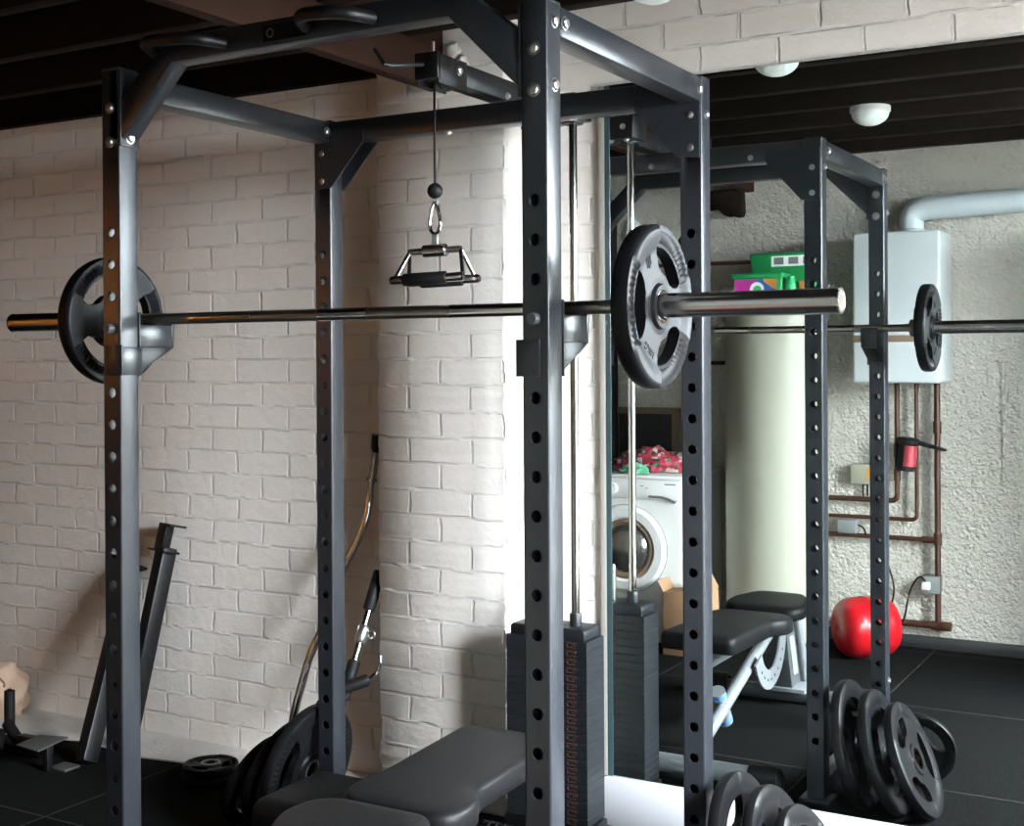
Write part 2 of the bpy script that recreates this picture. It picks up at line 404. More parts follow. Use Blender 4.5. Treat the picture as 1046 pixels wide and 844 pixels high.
# unseen brown timber door, added to give the left uprights warm reflections
mb = MB(); mb.box((-4.0, YF-.03, 0), (-2.35, YF+.035, 2.05), .004)
for i in range(1, 13): mb.box((-4.0+.127*i-.004, YF+.03, .02), (-4.0+.127*i+.004, YF+.038, 2.03))
struct('added_brown_door', mb, M['door_wood'])
lamp = thing('added_warm_lamp', 'unseen lamp added to light the brown door for warm reflections', 'wall lamp', (-2.95, YF+.04, 1.75))  # added out of view so uprights and bar pick up warm reflections
obj('lamp_plate', MB().lathe([(0, 0), (.06, 0), (.06, .01), (.02, .02), (.010, .03), (.010, .29), (0, .29)], (-2.95, YF+.035, 1.75), (0, 1, 0), 28), M['zinc'], lamp)
obj('lamp_globe', MB().ball((-2.95, YF+.28, 1.75), .045, 24), M['lamp_lit'], lamp)
obj('lamp_shade', MB().lathe([(.105*math.cos(a), .105*math.sin(a)-.07) for a in [PI/2*k/10 for k in range(11)]]+[(.100*math.cos(a), .100*math.sin(a)-.07) for a in [PI/2*k/10 for k in range(10, -1, -1)]], (-2.95, YF+.31, 1.75), (0, 1, 0), 36, closed=True), M['black_steel'], lamp)  # keeps the added lamp's light off the brick wall
# ceiling: dark boards over joists that run along the brick wall
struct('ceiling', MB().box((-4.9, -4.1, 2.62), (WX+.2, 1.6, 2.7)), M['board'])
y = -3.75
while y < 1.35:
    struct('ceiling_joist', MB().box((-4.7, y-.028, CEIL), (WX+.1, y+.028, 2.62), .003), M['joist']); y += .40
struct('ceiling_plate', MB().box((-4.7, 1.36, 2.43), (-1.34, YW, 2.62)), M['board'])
# big brown beam that lands on the pier
struct('ceiling_beam', MB().box((-1.118, YF, 2.327), (-1.067, 1.30, 2.61), .004), M['beam'])
mb = MB(); mb.prism([(-1.31, YF, 2.34), (-1.31, YF, 2.24), (-1.25, YF, 2.245), (-1.22, YF, 2.215), (-1.20, YF, 2.20), (-1.17, YF, 2.205), (-1.15, YF, 2.193), (-1.12, YF, 2.197), (-1.112, YF, 2.22), (-1.118, YF, 2.34)], (0, .08, 0), .004)
struct('beam_bearing', mb, M['joist'])
struct('base_strip_front', MB().box((-4.6, YF, 0), (.305, YF+.022, .06), .003), M['black'])  # thin black strip along the foot of the far wall
def rubble():
    out = MB()
    for k, (x, z, r) in enumerate([(-1.045, 2.36, .034), (-1.045, 2.415, .030), (-1.015, 2.345, .024), (-1.02, 2.445, .030), (-.985, 2.40, .026), (-1.0, 2.37, .02)]):
        t = bmesh.new(); bmesh.ops.create_icosphere(t, subdivisions=3, radius=1)
        for v in t.verts:
            p = v.co*1.; v.co = Vector((p.x*r*.8, p.y*.022, p.z*r*1.15))*(1+.5*noise.noise(p*1.7+Vector((k*3, 0, 0))))
        bmesh.ops.transform(t, matrix=Matrix.Translation((x, 1.27, z)), verts=t.verts[:]); out._merge(t)
    return out
struct('wall_pier_rubble', rubble(), M['brick'], angle=60)
# white board below the mirror
struct('baseboard_back', MB().box((-.548, 1.366, 0), (2.1, YW, .148), .003), M['white_board'])

# mirror
mir = thing('wall_mirror', 'large frameless mirror on the brick wall behind the power rack', 'mirror', (.6, 1.39, .15))
mb = MB(); mb.box((-.541, YM, .15), (2.1, YM+.002, 2.303)); obj('mirror_glass', mb, M['mirror'], mir)
mb = MB(); mb.box((-.541, YM+.002, .15), (2.1, YM+.008, 2.303)); obj('mirror_backing', mb, M['mirror_edge'], mir)
mb = MB(); mb.box((-.562, YM-.001, .15), (-.5415, YW-.001, 2.303), .001); obj('edge_strip', mb, M['edge_strip'], mir)
mb = MB(); mb.prism([(-.541, YM+.001, .151), (-.541, YM-.0004, .151), (-.523, YM-.0012, .151), (-.522, YM+.001, .151)], (0, 0, 2.151)); obj('bevelled_rim', mb, M['mirror_bevel'], mir)

# ------------------------------------------------------------------ power rack
rack = thing('power_rack', 'tall slate grey steel power rack with rows of round holes, in front of the mirror', 'power rack', (-W/2, D/2, 0))
def holed_tube(cx, cy, z0, z1, holes, r=.0128, c=.005):
    """square tube, round holes through the faces that look along Y"""
    bm = bmesh.new(); h = w/2; k = 16
    def P(x, y, z): return bm.verts.new((cx+x, cy+y, z))
    holes = sorted(holes); cells = []; half = HP/2
    for s in (-1, 1):
        zs = z0
        def quad(za, zb): 
            v = [P(-h+c, s*h, za), P(h-c, s*h, za), P(h-c, s*h, zb), P(-h+c, s*h, zb)]; bm.faces.new(v)
        for z in holes:
            if z-half > zs+1e-5: quad(zs, z-half)
            cor = [P(a, s*h, z+b) for a, b in ((h-c, -half), (h-c, half), (-h+c, half), (-h+c, -half))]
            ring = [P(r*math.cos(2*PI*i/k), s*h, z+r*math.sin(2*PI*i/k)) for i in range(k)]
            rin = [P(r*math.cos(2*PI*i/k), s*(h-.0035), z+r*math.sin(2*PI*i/k)) for i in range(k)]
            for qd in range(4):
                a, b = cor[qd], cor[(qd+1) % 4]
                i0 = -2+4*qd
                bm.faces.new([a, b]+[ring[(i0+j) % k] for j in (4, 3, 2, 1, 0)])
            for i in range(k): bm.faces.new((ring[i], ring[(i+1) % k], rin[(i+1) % k], rin[i]))
            zs = z+half
        if zs < z1-1e-5: quad(zs, z1)
    for s in (-1, 1):                                    # side faces and rounded edges
        v = [P(s*h, -h+c, z0), P(s*h, h-c, z0), P(s*h, h-c, z1), P(s*h, -h+c, z1)]; bm.faces.new(v)
        for sy in (-1, 1):
            prev = None
            for j in range(5):
                a = j/4*PI/2; x = s*(h-c+c*math.cos(a)); yy = sy*(h-c+c*math.sin(a))
                cur = (P(x, yy, z0), P(x, yy, z1))
                if prev: bm.faces.new((prev[0], cur[0], cur[1], prev[1]))
                prev = cur
    bmesh.ops.remove_doubles(bm, verts=bm.verts[:], dist=1e-5)
    bmesh.ops.recalc_face_normals(bm, faces=bm.faces[:])
    mb = MB(); mb._merge(bm); mb.box((cx-h, cy-h, z1-.001), (cx+h, cy+h, z1+.001)); return mb
def bolt(p, axis, r=.0115, m='zinc', parent=None, nut=True):
    mb = MB(); ax = Vector(axis)
    mb.lathe([(0, 0), (r*1.25, 0), (r*1.25, .0022), (r, .0025)], p, ax, 24)
    if nut: mb.lathe([(r*.92, .0022), (r*.92, .007), (r*.72, .0085), (0, .0088)], p, ax, 6)
    else: mb.lathe([(r*.95, .0022), (r*.8, .006), (r*.4, .0085), (0, .009)], p, ax, 20)
    return obj('bolt', mb, M[m], parent, angle=25)
UPS = {}
for nm, cx, cy in (('fl', -W+w/2, w/2), ('fr', -w/2, w/2), ('bl', -W+w/2, D-w/2), ('br', -w/2, D-w/2)):
    holes = [HZ+HP*n for n in range(-17, 5) if not (nm in ('bl', 'br') and n == 4)]
    if nm in ('fl', 'fr'): holes = [z for z in holes if z < HZ+HP*3.5]
    u = obj('upright', holed_tube(cx, cy, .012, ZT-.001, holes), M['steel'], rack); UPS[nm] = u
    obj('base_plate', MB().box((cx-.05, cy-.05, 0), (cx+.05, cy+.05, .012), .002), M['steel'], u)
    obj('top_cap', MB().box((cx-.03, cy-.03, ZT), (cx+.03, cy+.03, ZT+.006), .002), M['black'], u)
    dull = 'dull_zinc'
    for z in (2.072, 1.989):
        bolt((cx, cy-w/2, z), (0, -1, 0), m=dull, parent=u, nut=False)
        bolt((cx, cy+w/2, z), (0, 1, 0), m='zinc', parent=u)
for s in (-1, 1):                                       # side beams at the top and on the floor
    xo = 0 if s > 0 else -W+w
    b = obj('side_beam', MB().box((xo-w, w, ZT-.062), (xo, D-w, ZT), .005), M['steel'], rack)
    for yy in (.075, D-.075): bolt((xo, yy, 2.133), (1, 0, 0), m='zinc', parent=b)
    u = obj('floor_rail', MB().box((xo-w, w, .012), (xo, D-w, .072), .005), M['steel'], rack)
bolt((0, .03, 2.128), (1, 0, 0), parent=UPS['fr']); bolt((0, .03, 2.001), (1, 0, 0), parent=UPS['fr'])
bolt((0, D-.03, 2.075), (1, 0, 0), r=.009, parent=UPS['br'])
bolt((0, .03, 0.21), (1, 0, 0), parent=UPS['fr'])
# rear cross beam and its triangular gussets
b = obj('cross_beam', MB().box((-W+w, D-w, ZT-.063), (-w, D, ZT), .005), M['steel'], rack)
for x in (-.78, -.44): bolt((x, D-.03, ZT-.063), (0, 0, -1), r=.008, parent=b)
for x in (-.60, -.40, -.24): bolt((x, D, ZT-.045), (0, 1, 0), r=.008, parent=b)
for s in (-1, 1):
    x = -w if s > 0 else -W+w
    for yy in (D-w-.0045, D+.0005):
        obj('gusset', MB().prism([(x+s*.055, yy, ZT-.03), (x-s*.125, yy, ZT-.03), (x-s*.125, yy, ZT-.068), (x-s*.006, yy, 1.968), (x+s*.055, yy, 1.962)], (0, .004, 0)), M['steel'], rack)
# raised front cross beam with its slanting ends, pull-up grips and sticker
xl, xr = -W+w, -w
cb = obj('front_cross_beam', MB().prism([(xl, .002, 1.990), (-1.009, .002, 2.161), (-.234, .002, 2.163), (xr, .002, 1.992), (xr, .002, 2.108), (-.205, .002, 2.221), (-1.035, .002, 2.221), (xl, .002, 2.085)], (0, .056, 0), .004), M['steel'], rack)
for x, s in ((xl, 1), (xr, -1)):
    pl = obj('end_plate', MB().box((x, .0, 1.978), (x+s*.006, .06, 2.165), .001), M['steel'], rack)
    bolt((x+s*.006, .03, 2.0), (s, 0, 0), parent=pl)
for xa, xb in ((-1.06, -.84), (-.60, -.42)):
    pts = rounded([(xa, .0, 2.19), (xa+.02, -.06, 2.20), (xb-.03, -.08, 2.185), (xb, .0, 2.185)], .05)
    obj('pull_up_grip', MB().tube(pts, .015, 12), M['black_steel'], cb)
st = obj('sticker', MB().box((-.725, .0005, 2.172), (-.605, .0025, 2.208)), M['lettering'], cb)
obj('sticker_mark', MB().lathe([(.007, 0), (.011, 0), (.011, .0008), (.007, .0008)], (-.705, .0006, 2.19), (0, -1, 0), 20, closed=True), M['dull_zinc'], st)

# ------------------------------------------------------------------ J hooks
def j_hook(xc, inner, label):
    """xc: upright centre; inner: +1 / -1 the side the wrap plate goes round"""
    t = thing('bar_hook', label, 'bar hook', (xc, .06, 1.43), group='bar hooks on the rack')
    a, b = xc-.030, xc+.030
    mb = MB(); mb.box((a, .0605, 1.489), (b, .170, 1.5445), .002)
    mb.box((a-.002, .0605, 1.42), (b+.002, .0655, 1.575), .001)
    obj('shelf', mb, M['steel'], t)
    obj('brace', MB().prism([(xc-.028, .0655, 1.489), (xc-.028, .172, 1.489), (xc-.028, .172, 1.483), (xc-.028, .0655, 1.43)], (.056, 0, 0), .001), M['black_steel'], t)
    obj('lip', MB().prism([(a, .170, 1.485), (a, .178, 1.487), (a, .183, 1.553), (a, .176, 1.560), (a, .170, 1.545)], (.06, 0, 0), .0015), M['black_steel'], t)
    xi = xc+inner*.030
    mb = MB(); mb.box((min(xi, xi+inner*.006), -.005, 1.421), (max(xi, xi+inner*.006), .0655, 1.489), .001)
    mb.box((min(xi+inner*.011, xi-inner*.043), -.006, 1.42), (max(xi+inner*.011, xi-inner*.043), -.0006, 1.494), .001)
    wr = obj('wrap_plate', mb, M['steel'], t)
    obj('plate_hole', MB().lathe([(0, 0), (.004, 0), (.004, .0008), (0, .0008)], (xi-inner*.03, -.0058, 1.432), (0, -1, 0), 12), M['black'], wr)
    mb = MB(); mb.lathe([(0, 0), (.0118, 0), (.0118, .078), (.0105, .082), (0, .0825)], (xc, .0655, HZ), (0, -1, 0), 24)
    obj('pin', mb, M['bench_grey'], t)
j_hook(-W+w/2, 1, 'steel bar hook pinned to the front left upright, holding the left end of the barbell')
j_hook(-w/2, -1, 'steel bar hook pinned to the front right upright, next to the near weight plate')

# ------------------------------------------------------------------ barbell and plates
BY, BZ = .115, 1.5592
bar = thing('barbell', 'long steel barbell lying across the two bar hooks of the rack', 'barbell', (-.58, BY, BZ))
XL, XR = -1.705, .549
def cyl(x0, x1, r, seg=28, bev=.0): 
    return MB().lathe([(0, x0), (r-bev, x0), (r, x0+bev), (r, x1-bev), (r-bev, x1), (0, x1)], (0, BY, BZ), (1, 0, 0), seg)
mb = cyl(XL+.425, XR-.425, .0143)
sh = obj('shaft', mb, M['shaft_steel'], bar)
for xa, xb in ((-.30, -.10), (-1.06, -.86), (-.66, -.52)):
    obj('knurling', cyl(xa, xb, .01455), M['bar_steel'], sh)
for s in (-1, 1):
    xe = XR if s > 0 else XL; xi = xe-s*.42
    mb = MB(); mb.lathe([(0, 0), (.0205, 0), (.0205, -.003), (.0245, -.0035), (.0255, 0), (.0255, .0), (.0245, -.0008), (.0243, -.42), (0, -.42)], (xe, BY, BZ), (s, 0, 0), 36)
    sl = obj('sleeve', mb, M['bar_steel'], bar)
    mb = MB(); mb.lathe([(.0, 0), (.030, 0), (.032, .003), (.032, .016), (.030, .019), (0, .019)], (xi-s*.02, BY, BZ), (s, 0, 0), 32)
    obj('collar', mb, M['shaft_steel'], sl)
    mb = MB(); mb.lathe([(0, 0), (.0195, 0), (.0195, .0012), (0, .0014)], (xe-s*.0029, BY, BZ), (s, 0, 0), 28)
    obj('end_cap', mb, M['chrome'], sl)

def plate_mb(R, T, part, ph=PI, nA=132):
    """three-grip plate, axis X. part: 'body' (rim+web) or 'face'"""
    fr = [.16, .26, .285, .36, .42, .50, .62, .72, .765, .80, .88, .95, .985, 1.0]
    hh = [.5, .5, .33, .30, .30, .30, .30, .30, .34, .46, .50, .49, .40, .22]
    bm = bmesh.new(); nr = len(fr)
    LIM = {3: 26, 4: 20, 5: 32, 6: 36.5, 7: 35, 8: 33}
    q = nA//3; hq = q//2; jb = 12
    def ang(i, j):      # columns bend so that they follow the rounded sides of the openings
        k = (j+hq) % q-hq; c = ((j+hq)//q)*2*PI/3
        lim = math.radians(LIM.get(i, 32.7)); t = abs(k)
        a = lim*t/jb if t <= jb else lim+(PI/3-lim)*(t-jb)/(hq-jb)
        return ph+c+math.copysign(a, k)
    def op(i, j):       # cell i between ring i and i+1, inside a grip opening?
        k = (j+hq) % q-hq
        return 4 <= i <= 6 and -jb <= k < jb
    def h(i, j):
        x = hh[i]*T; k = (j+hq) % q-hq
        if 8 <= i <= 11 and abs(k) < jb+1:
            x *= .84+.09*math.cos(k*PI)
        return x
    V = {}
    for sd in (-1, 1):
        for i in range(nr):
            for j in range(nA):
                a = ang(i, j); r = fr[i]*R
                V[sd, i, j] = bm.verts.new((sd*h(i, j), r*math.cos(a), r*math.sin(a)))
    inc = {(i, j): not op(i, j) for i in range(nr-1) for j in range(nA)}
    for (i, j), ok in inc.items():
        if not ok: continue
        k = (j+1) % nA
        for sd in (-1, 1): bm.faces.new((V[sd, i, j], V[sd, i+1, j], V[sd, i+1, k], V[sd, i, k]))
        if not inc[i, (j-1) % nA]: bm.faces.new((V[-1, i, j], V[1, i, j], V[1, i+1, j], V[-1, i+1, j]))
        if not inc[i, k]: bm.faces.new((V[-1, i, k], V[1, i, k], V[1, i+1, k], V[-1, i+1, k]))
        if i == 0 or not inc[i-1, j]: bm.faces.new((V[-1, i, j], V[1, i, j], V[1, i, k], V[-1, i, k]))
        if i == nr-2 or not inc[i+1, j]: bm.faces.new((V[-1, i+1, j], V[1, i+1, j], V[1, i+1, k], V[-1, i+1, k]))
    bmesh.ops.remove_doubles(bm, verts=bm.verts[:], dist=1e-6)
    bmesh.ops.recalc_face_normals(bm, faces=bm.faces[:])
    for v in [v for v in bm.verts if not v.link_faces]: bm.verts.remove(v)
    mb = MB(); mb._merge(bm); return mb
def face_mb(R, T, sd, ph=PI, nA=132):
    """the three raised grey panels between the grips, on one side"""
    bm = bmesh.new(); fr = [.285, .36, .42, .50, .62, .72, .80, .935]; lim = [60, 60, 38.5, 26.5, 22.5, 23.5, 25, 25]
    for q in range(3):
        c = ph+PI/3+q*2*PI/3
        g = [[bm.verts.new((sd*T*(.305 if i < 6 else .505), fr[i]*R*math.cos(c+math.radians(lim[i])*t/9), fr[i]*R*math.sin(c+math.radians(lim[i])*t/9))) for t in range(-9, 10)] for i in range(len(fr))]
        for a, b in zip(g, g[1:]):
            for k in range(18): bm.faces.new((a[k], a[k+1], b[k+1], b[k]) if sd > 0 else (a[k+1], a[k], b[k], b[k+1]))
    mb = MB(); mb._merge(bm); return mb
PCACHE = {}
def weight_plate(name, label, loc, rot, R, T, group, text=None, ph=PI, grey=True, hub=True):
    t = thing(name, label, 'weight plate', loc, rot, group)
    key = (round(R, 4), round(T, 4), grey, text, round(ph, 3))
    if key in PCACHE:
        for nm, me in PCACHE[key]:
            o = bpy.data.objects.new(nm, me); COL.objects.link(o); o.parent = t
        return t
    parts = []
    o = obj('rubber_body', plate_mb(R, T, 'body', ph), M['rubber'], t, local=True, angle=40); parts.append(('rubber_body', o.data))
    for sd in (-1, 1):
        if grey:
            o = obj('face_panel', face_mb(R, T, sd, ph), M['plate_face'], t, local=True); parts.append(('face_panel', o.data))
        mb = MB(); mb.lathe([(.0258, T*.2), (.0258, T*.53), (.029, T*.545), (.0335, T*.53), (.0335, T*.2)], (0, 0, 0), (sd, 0, 0), 36)
        o = obj('hub_ring', mb, M['chrome'] if sd > 0 else M['dull_zinc'], t, local=True); parts.append(('hub_ring', o.data))
    if text:
        X = Matrix(((0, 0, 1, 0), (1, 0, 0, 0), (0, 1, 0, 0), (0, 0, 0, 1)))      # text plane -> YZ, facing +X
        a = ph+PI/3                                              # lower panel, letters upside down along the rim
        mb = text_mb(text, .0215, .0008)
        mb.xf(Matrix.Translation((T*.31, .61*R*math.cos(a), .61*R*math.sin(a))) @ Matrix.Rotation(a-PI/2, 4, 'X') @ X)
        o = obj('weight_lettering', mb, M['lettering'], t, local=True); parts.append(('weight_lettering', o.data))
        a = ph-PI/3
        mb = MB()
        for k in (-1, 0, 1): mb.box((-.0035+k*.0085, -.012+abs(k)*.004, -.0008), (.0035+k*.0085-.001, .012-abs(k)*.004+(.003 if k else 0), .0008))
        mb.xf(Matrix.Translation((T*.31, .60*R*math.cos(a), .60*R*math.sin(a))) @ Matrix.Rotation(a-PI/2, 4, 'X') @ X)
        o = obj('emblem', mb, M['lettering'], t, local=True); parts.append(('emblem', o.data))
    PCACHE[key] = parts
    return t
I4 = Matrix.Identity(4)
weight_plate('weight_plate', 'grey three-grip weight plate on the right end of the barbell, nearest the camera', (XR-.42+.045, BY, BZ-.0015), I4, .163, .043, 'weight plates on the barbell', '10KG')
weight_plate('weight_plate', 'black three-grip weight plate on the far left end of the barbell against the brick wall', (XL+.42-.045, BY, BZ-.0015), Matrix.Rotation(PI, 4, 'Z') @ Matrix.Rotation(.0, 4, 'X'), .163, .043, 'weight plates on the barbell', '10KG')

# ------------------------------------------------------------------ stored plates
yc = D-w/2
def tilt(deg, s=1): return Matrix.Rotation(math.radians(-deg*s), 4, 'Y')
tl = 'weight plates leaning by the right rear upright'
weight_plate('stored_plate', 'largest black plate leaning against the right rear upright, nearest to that upright', (.097, yc, .2015), tilt(13), .203, .036, tl, grey=False, ph=2.0)
weight_plate('stored_plate', 'middle black plate of the three leaning beside the right rear upright', (.190, yc, .190), tilt(18), .196, .034, tl, grey=False, ph=2.6)
weight_plate('stored_plate', 'outermost of the three large black plates leaning beside the right rear upright', (.275, yc-.01, .173), tilt(23), .183, .032, tl, grey=False, ph=1.2)
weight_plate('stored_plate', 'small black plate leaning across the front edges of the plates by the right upright', (.225, .585, .132), Matrix.Rotation(PI/2-.12, 4, 'Z') @ tilt(-14), .13, .028, tl, grey=False, ph=.4)
tl = 'weight plates leaning by the left rear upright'
weight_plate('stored_plate', 'large black plate leaning beside the left rear upright, nearest the bench', (-W-.065, yc, .2025), Matrix.Rotation(PI, 4, 'Z') @ tilt(11), .203, .038, tl, grey=False, ph=2.4)
weight_plate('stored_plate', 'middle black plate of the row leaning left of the left rear upright', (-W-.145, yc-.01, .177), Matrix.Rotation(PI, 4, 'Z') @ tilt(17), .178, .038, tl, grey=False, ph=1.4)
weight_plate('stored_plate', 'leftmost black plate of the row leaning left of the left rear upright', (-W-.235, yc-.02, .148), Matrix.Rotation(PI, 4, 'Z') @ tilt(24), .153, .036, tl, grey=False, ph=.9)
weight_plate('floor_plate', 'small black plate lying flat on the floor by the brick wall', (-1.93, 1.10, .044), Matrix.Rotation(PI/2, 4, 'Y'), .095, .03, None, grey=False)
weight_plate('floor_plate', 'small black plate lying flat beneath another one by the brick wall', (-1.925, 1.10, .0145), Matrix.Rotation(PI/2, 4, 'Y'), .098, .028, None, grey=False, ph=1.9)

# ------------------------------------------------------------------ lat pulldown tower
SX, SY = -.617, 1.178
tower = thing('pulldown_tower', 'weight stack with chrome guide rods and high pulley arm behind the rack', 'cable machine', (SX, SY, 0))
sx0, sx1, sy0, sy1 = -.753, -.481, 1.121, 1.236
obj('stack_base', MB().box((sx0-.01, sy0-.0, .0), (sx1+.01, sy1, .075), .004), M['black_steel'], tower)
npl = 22; ph_ = (.622-.078)/npl; HX = -.531
for k in range(npl):
    z = .078+ph_*k
    mb = MB(); mb.box((sx0, sy0, z+.0002), (sx1, sy1, z+ph_-.0002), .0011, 1)
    sp = obj('stack_plate', mb, M['stack'], tower)
    zc = z+ph_*.5
    mb = MB(); a = HX-.017; b = HX+.017
    mb.box((a, sy0-.0012, zc+.006), (b, sy0+.002, zc+.0085)); mb.box((a, sy0-.0012, zc-.0085), (b-.006, sy0+.002, zc-.006)); mb.box((b-.006, sy0-.0012, zc+.001), (b-.002, sy0+.002, zc+.008)); mb.box((a, sy0-.0012, zc-.008), (a+.004, sy0+.002, zc+.002))
    hl = obj('hole_outline', mb, M['hole_label'], sp)
    obj('pin_hole', MB().box((HX-.007, sy0-.0008, zc-.005), (HX+.007, sy0+.001, zc+.005), .001), M['black'], sp)
mb = MB(); mb.prism([(-.742, sy0+.006, .622), (-.492, sy0+.006, .622), (-.492, sy0+.006, .648), (-.500, sy0+.006, .656), (-.734, sy0+.006, .656), (-.742, sy0+.006, .648)], (0, .104, 0), .003)
obj('top_plate', mb, M['stack'], tower)
RX = (-.546, -.688)
for x in RX:
    r = obj('guide_rod', MB().lathe([(0, .60), (.0125, .60), (.0125, 2.168), (0, 2.168)], (x, SY, 0), (0, 0, 1), 24), M['chrome'], tower)
    obj('rod_collar', MB().lathe([(.0126, .656), (.0185, .656), (.0185, .690), (.0165, .693), (.0126, .693)], (x, SY, 0), (0, 0, 1), 28), M['stack'], r)
    obj('rod_flange', MB().lathe([(.0126, 2.152), (.032, 2.152), (.032, 2.157), (.0126, 2.157)], (x, SY, 0), (0, 0, 1), 28), M['black_steel'], r)
obj('selector_stem', MB().lathe([(0, .65), (.011, .65), (.011, .76), (.006, .775), (0, .775)], (SX, SY, 0), (0, 0, 1), 16), M['chrome'], tower)
th = obj('rod_housing', MB().box((-.725, 1.122, 2.163), (-.511, 1.236, 2.236), .004), M['black_steel'], tower)
for x in RX: bolt((x, 1.236, 2.20), (0, 1, 0), r=.008, parent=th)
for x in (-.546, -.60): bolt((x, SY+.03, 2.163), (0, 0, -1), r=.008, parent=th)
for x in (-.546, -.60): bolt((x, SY+.02, 2.236), (0, 0, 1), r=.008, parent=th)
arm = obj('pulley_arm', MB().box((-.647, .53, 2.172), (-.587, 1.122, 2.232), .004), M['black_steel'], tower)
mb = MB(); mb.box((-.652, .505, 2.158), (-.6475, .64, 2.234), .001); mb.box((-.5865, .505, 2.158), (-.582, .64, 2.234), .001); mb.box((-.652, .498, 2.170), (-.582, .512, 2.238), .002)
hs = obj('pulley_housing', mb, M['black_steel'], tower)
bolt((-.582, .60, 2.205), (1, 0, 0), r=.0105, parent=hs); bolt((-.587, .86, 2.185), (1, 0, 0), r=.008, parent=arm)
obj('pulley', MB().lathe([(.008, -.012), (.036, -.012), (.036, -.008), (.031, 0), (.036, .008), (.036, .012), (.008, .012)], (SX, .575, 2.185), (1, 0, 0), 32), M['black'], tower)
pts = rounded([(SX, .46, 2.205), (SX-.01, .33, 2.185), (SX-.045, .30, 2.185), (SX-.06, .30, 2.225)], .02)
obj('hanger_hook', MB().tube([(SX-.01, .50, 2.208), (SX-.045, .41, 2.190), (SX-.055, .395, 2.192), (SX-.085, .395, 2.235)], .006, 10), M['black_steel'], tower)
obj('spring_pin', MB().tube([(-.60, .505, 2.225), (-.60, .507, 2.264)], .004, 8), M['zinc'], tower)
CY = .541
cab = obj('pulley_cable', MB().tube([(SX-.003, CY, 1.905), (SX-.003, CY, 2.175)], .0034, 10).tube([(SX, .61, 2.19), (SX, 1.17, 2.215)], .003, 8).tube([(SX, SY+.015, .77), (SX, SY+.015, 2.17)], .003, 8), M['cable'], tower)
obj('stop_ball', MB().ball((SX-.003, CY, 1.889), .0205, 28), M['foam'], cab)
obj('cable_eye', MB().tube([(SX-.003+.007*math.cos(t), CY, 1.862+.010*math.sin(t)) for t in [2*PI*k/14 for k in range(14)]], .0022, 8, closed=True), M['zinc'], cab)

# snap hook and close-grip handle
HXc = SX-.004
def loop(pts, n): return pts
pts = []
for k in range(28):
    t = 2*PI*k/28; rx = .0135-.0060*math.sin(t); pts.append((HXc+rx*math.cos(t), CY+.002*math.cos(t), 1.818+.040*math.sin(t)))
mb = MB().tube(pts, .0046, 10, closed=True)
hk = tag(obj('snap_hook', mb, M['chrome']), 'shiny snap hook hanging under the rubber ball of the pulley cable', 'carabiner')
hd = thing('row_handle', 'chrome close-grip handle with black rubber grips hanging from the snap hook', 'cable handle', (HXc, CY, 1.66))
rz = math.radians(8); ux, uy = math.cos(rz), math.sin(rz); tz = .003
def hp(a, b, z): return (HXc+ux*a-uy*b, CY+uy*a+ux*b, z+tz*a/.1)
obj('eye_plate', MB().prism([hp(-.009, -.003, 1.748), hp(.009, -.003, 1.748), hp(.007, -.003, 1.782), hp(-.007, -.003, 1.782)], (0, .006, 0), .001), M['zinc'], hd)
obj('top_bar', MB().tube([hp(-.074, 0, 1.735), hp(.074, 0, 1.735)], .0085, 16), M['shaft_steel'], hd)
obj('swivel', MB().tube([hp(-.034, 0, 1.735), hp(-.031, 0, 1.735), hp(.031, 0, 1.735), hp(.034, 0, 1.735)], [.012, .0165, .0165, .012], 24), M['bar_steel'], hd)
for s in (-1, 1):
    sh_ = s*.028
    for a in (-.072, .072):
        obj('side_strut', MB().tube([hp(a, 0, 1.735), hp(a+s*(-.006)+(.022 if a > 0 else -.022), s*.05, 1.668)], .0055, 12), M['bar_steel'], hd)
    g = obj('grip_bar', MB().tube([hp(-.103, s*.05, 1.660), hp(-.098, s*.05, 1.660), hp(.098, s*.05, 1.660), hp(.103, s*.05, 1.660)], [.009, .012, .012, .009], 20), M['bar_steel'], hd)
    obj('rubber_grip', MB().tube([hp(-.066, s*.05, 1.660), hp(-.062, s*.05, 1.660), hp(.052, s*.05, 1.660), hp(.056, s*.05, 1.660)], [.014, .0165, .0165, .014], 22), M['foam'], g)

# ------------------------------------------------------------------ adjustable bench
BX = -.485
bench = thing('weight_bench', 'black padded adjustable bench with silver frame inside the rack', 'bench', (BX, .3, 0))
def pad(name, poly, z0, z1, slope=0., y0=0):
    """upholstered pad from a plan outline, with pillowed edges"""
    bm = bmesh.new(); n = len(poly)
    def ring(sc, z):
        cx = sum(p[0] for p in poly)/n; cy = sum(p[1] for p in poly)/n; out = []
        for x, y in poly:
            d = Vector((x-cx, y-cy)); l = d.length; d = d*((l-sc)/l)
            out.append(bm.verts.new((cx+d.x, cy+d.y, z+slope*(cy+d.y-y0))))
        return out
    h = z1-z0; prof = [(.03, z0), (.006, z0+.001), (.0, z0+.006), (0, z1-.022), (.003, z1-.010), (.010, z1-.003), (.022, z1), (.06, z1+.002)]
    rs = [ring(a, z) for a, z in prof]
    for a, b in zip(rs, rs[1:]):
        for i in range(n): bm.faces.new((a[i], a[(i+1) % n], b[(i+1) % n], b[i]))
    bm.faces.new(rs[0][::-1]); bm.faces.new(rs[-1]); bmesh.ops.recalc_face_normals(bm, faces=bm.faces[:])
    mb = MB(); mb._merge(bm); return obj(name, mb, M['vinyl'], bench, angle=60)
